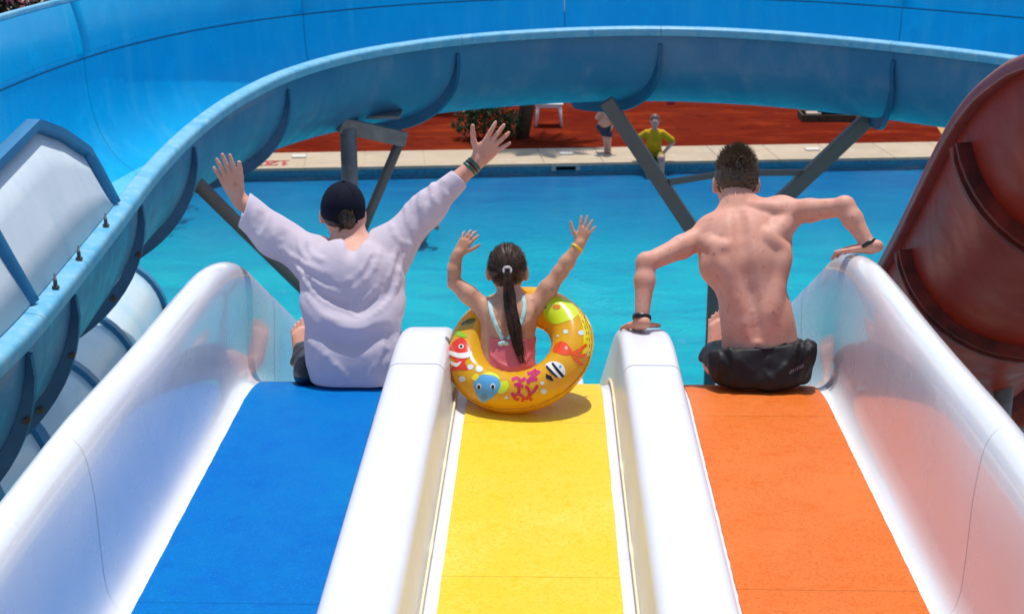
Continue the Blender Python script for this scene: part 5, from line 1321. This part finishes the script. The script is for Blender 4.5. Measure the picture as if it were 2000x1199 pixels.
# small red bag, and the foot of a dark lounger with a yellow towel edge, half hidden by the flume
q = D_(1310, 204); bag = thing('beach_bag', q, 'small red beach bag on the deck behind the boy in yellow', 'bag')
MB().box(q+np.array([0, .05, .10]), (.22, .14, .20), None, .75).build('bag_body', M['red_cloth'], bag, smooth=False)
MB().tube([q+np.array([-.07+.14*k, .05, .19+.10*math.sin(math.pi*k)]) for k in np.linspace(0, 1, 8)], .012, 6).build('handle', M['red_cloth'], bag)
q = D_(1365, 197); lo = thing('sun_lounger', q, 'black sun lounger with yellow towel edge, mostly hidden by the blue flume', 'sun lounger')
MB().box(q+np.array([.1, .9, .28]), (.62, 1.8, .04)).build('mesh_bed', M['black'], lo, smooth=False)
for sx in (-.18, .38):
    for y_ in (.08, 1.6): MB().tube([q+np.array([sx, y_, 0]), q+np.array([sx, y_, .27])], .02, 6).build('leg', M['black'], lo)
MB().box(q+np.array([-.06, .3, .31]), (.34, .62, .02)).build('towel', M['yellow_band'], lo, smooth=False)

# ------------------------------------------------------------------ people across the pool
ft_ = D_(1181, 297); kid = thing('person', ft_, 'bare chested child in dark blue shorts stooping on the coping', 'person')
S = Field(ft_+np.array([-.42, -.40, -.05]), ft_+np.array([.5, .55, 1.35]), .013); O = ft_
KS = .80
B = lambda x, y, z: O+KS*np.array([x, y, z])
pelv = B(-.03, .02, .62)
S.chain([B(.02, -.05, .05), B(.02, .0, .30), B(-.09+.02, .02, .58)], [.032, .045, .065], .03); S.chain([B(.10, -.14, .05), B(.09, -.10, .32), B(.05, .0, .58)], [.032, .045, .065], .03)
foot(S, B(.02, -.05, .04), np.array([0, -1, -.1]), np.array([-1, 0, 0]), .8); foot(S, B(.10, -.14, .04), np.array([.2, -1, -.1]), np.array([1, 0, 0]), .8)
S.ell(pelv, (.125, .10, .10), None, .03); S.chain([pelv, B(.0, -.04, .80), B(.03, -.10, .98)], [.105, .115, .115], .04)
S.cone(B(.03, -.10, 1.02), B(.05, -.14, 1.12), .045, .042, .03)
hk = B(.06, -.17, 1.20); Ak, HFk = head(S, hk, np.array([.1, -.2, 1]), np.array([.1, -1, -.35]), .86)
S.chain([B(-.10, -.10, 1.0), B(-.20, -.16, .86), B(-.12, -.26, 1.03)], [.042, .034, .026], .02); S.chain([B(.15, -.10, 1.0), B(.24, -.16, .84), B(.16, -.24, .68)], [.042, .034, .026], .02)
hand(S, B(-.12, -.26, 1.03), np.array([.5, .1, .9]), np.array([-.3, -1, 0]), np.array([1., 0, 0]), .8); hand(S, B(.16, -.24, .68), np.array([-.2, 0, -1]), np.array([1., -.3, 0]), np.array([0, -1., 0]), .8)
S.build('body', M['skin_far'], kid); eyes(Ak, .86, kid)
Q = Field(ft_+np.array([-.3, -.3, .3]), ft_+np.array([.35, .3, .85]), .013)
Q.ell(pelv+np.array([0, 0, .0]), (.142, .118, .10), None, .03); Q.chain([B(-.07, .02, .58), B(.01, .0, .42)], [.085, .075], .03); Q.chain([B(.05, 0, .58), B(.085, -.06, .42)], [.085, .075], .03); Q.build('shorts', mat('dark blue shorts', (.012, .025, .07), .7), kid)
Hh = Field(hk-.16, hk+.16, .008); Hh.ell(Ak(0, -.016, .024), (.070, .089, .089), HFk, 0); Hh.cut(Ak(0, .05, .04), unit(HFk[1]-HFk[2]*.25), .01); Hh.cut(Ak(0, -.04, -.05), unit(-HFk[2]), .01); Hh.build('hair', M['hair_boy'], kid, 0)
kid.scale = (1.16, 1.16, 1.12)
# child sitting on the pool edge
ft_ = edge_pt(1276, .10); sit = thing('person', ft_, 'child in yellow shirt sitting on the pool edge, legs in water', 'person'); O = ft_
S = Field(ft_+np.array([-.5, -.62, -.45]), ft_+np.array([.52, .42, .95]), .013)
B = lambda x, y, z: O+np.array([x, y, z])
pelv = B(0, .05, .10); S.ell(pelv, (.13, .10, .09), None, .03); S.chain([pelv, B(0, .0, .28), B(0, -.02, .42)], [.10, .10, .105], .04); S.cone(B(0, -.02, .45), B(0, -.05, .55), .045, .042, .03)
hk = B(.0, -.08, .66); Ak, HFk = head(S, hk, np.array([0, -.1, 1]), np.array([0, -1, -.25]), .88)
for s_ in (-1, 1):
    S.chain([B(s_*.12, -.02, .46), B(s_*.30, .02, .30), B(s_*.16, -.10, .16)], [.045, .034, .026], .02); hand(S, B(s_*.16, -.10, .16), np.array([-s_*.4, -.4, -.5]), np.array([s_*.2, -.5, .8]), np.array([-s_*1., 0, .3]), .8)
    S.chain([B(s_*.07, .02, .09), B(s_*.10, -.30, .10), B(s_*.11, -.36, -.26)], [.075, .055, .036], .03); foot(S, B(s_*.11, -.36, -.28), np.array([0, -1, -.3]), np.array([-s_*1., 0, 0]), .8)
S.build('body', M['skin_far'], sit); eyes(Ak, .88, sit)
Q = Field(ft_+np.array([-.42, -.25, .02]), ft_+np.array([.42, .3, .62]), .012)
Q.ell(B(0, .04, .14), (.135, .112, .10), None, .03); Q.chain([B(0, .03, .16), B(0, .0, .28), B(0, -.02, .42)], [.118, .115, .120], .04)
for s_ in (-1, 1): Q.cone(B(s_*.12, -.02, .45), B(s_*.27, .013, .33), .062, .060, .03)
Q.cone(B(0, -.03, .50), B(0, -.06, .62), .05, .06, .01, True); Q.cut(B(0, 0, .09), np.array([0, 0, -1.])); Q.build('shirt', M['yellow_shirt'], sit)
Q = Field(ft_+np.array([-.3, -.40, -.04]), ft_+np.array([.3, .25, .25]), .013)
Q.ell(pelv, (.140, .112, .085), None, .03)
for s_ in (-1, 1): Q.cone(B(s_*.07, .02, .09), B(s_*.095, -.22, .10), .088, .075, .03)
Q.cut(B(0, 0, -.0), np.array([0, 0, -1.])); Q.build('shorts', M['olive'], sit)
Hh = Field(hk-.17, hk+.17, .008); Hh.ell(Ak(0, -.016, .024), (.073, .092, .092), HFk, 0); Hh.cut(Ak(0, .05, .04), unit(HFk[1]-HFk[2]*.25), .01); Hh.cut(Ak(0, -.04, -.05), unit(-HFk[2]), .01); Hh.build('hair', mat('wet light brown hair', (.12, .08, .055), .5), sit, 0)
sit.scale = (1.34, 1.34, 1.30)
# swimmer, half hidden by the man's sleeve
ft_ = P(828, 446, Z=.0); sw_ = thing('person', ft_, 'swimmer in the pool beyond the capped man\'s right sleeve', 'person'); O = ft_
S = Field(ft_+np.array([-.5, -.5, -.62]), ft_+np.array([.6, .6, .52]), .013)
S.chain([B(-.08, .25, -.30), B(-.06, .1, -.12), B(-.05, .0, .0)], [.10, .13, .12], .05); S.cone(B(-.05, 0, .10), B(-.04, -.02, .18), .055, .05, .03)
hk = B(-.03, -.03, .28); Ak, HFk = head(S, hk, np.array([0, 0, 1.]), np.array([.2, -1, 0]), 1.0)
S.chain([B(.12, 0, .05), B(.24, -.02, .02), B(.20, -.10, .22)], [.055, .042, .032], .02); hand(S, B(.20, -.10, .22), np.array([-.3, 0, 1.]), np.array([.3, -1, 0]), np.array([-1., 0, 0]), 1.0)
S.chain([B(-.22, 0, .03), B(-.34, -.05, -.12)], [.055, .04], .02)
S.build('body', M['skin_far'], sw_); eyes(Ak, 1.0, sw_)
Hh = Field(hk-.17, hk+.17, .008); Hh.ell(Ak(0, -.016, .024), (.082, .102, .103), HFk, 0); Hh.cut(Ak(0, .05, .04), unit(HFk[1]-HFk[2]*.25), .01); Hh.cut(Ak(0, -.04, -.06), unit(-HFk[2]), .01); Hh.build('hair', M['hair_man'], sw_, 0)

# ------------------------------------------------------------------ dark shrubs and trees beyond the flume, top left
M['leaf_dull'] = mat('dull brown green leaf', (.03, .026, .016), .7, .2, 0, noise=[(1.5, (.045, .02, .016), 4), (3, (.02, .03, .012), 4, .5, .7)])
for i, (px, py, Y, h, lab) in enumerate(((-60, -30, 27, 5.2, 'dark reddish tree beyond the flume, left of the other'), (58, -55, 30, 6.0, 'dark tree beyond the flume, right of the reddish one'))):
    c = P(px, py, Y=Y); t = thing('tree', (c[0], c[1], .14), lab, 'tree', 'dark trees at the top left'); mb = MB()
    for k in range(6):
        o_ = gg.normal(size=3)*np.array([1.0, .8, .8]); leaves(mb, c+o_, (1.3, 1.2, 1.0), 420, .14, gg)
    mb.build('crown', M['leaf_dull'], t, smooth=False)
    if i == 0:
        fl_ = MB(); leaves(fl_, c+np.array([.3, -.9, .1]), (1.4, .6, 1.1), 260, .10, gg); fl_.build('blossom', M['flower'], t, smooth=False)
    MB().tube([(c[0], c[1], .1), (c[0]+.1, c[1], c[2]*.5), (c[0], c[1], c[2])], [.16, .12, .06], 8).build('trunk', M['bark'], t)
print('script seconds', time.time()-T0)
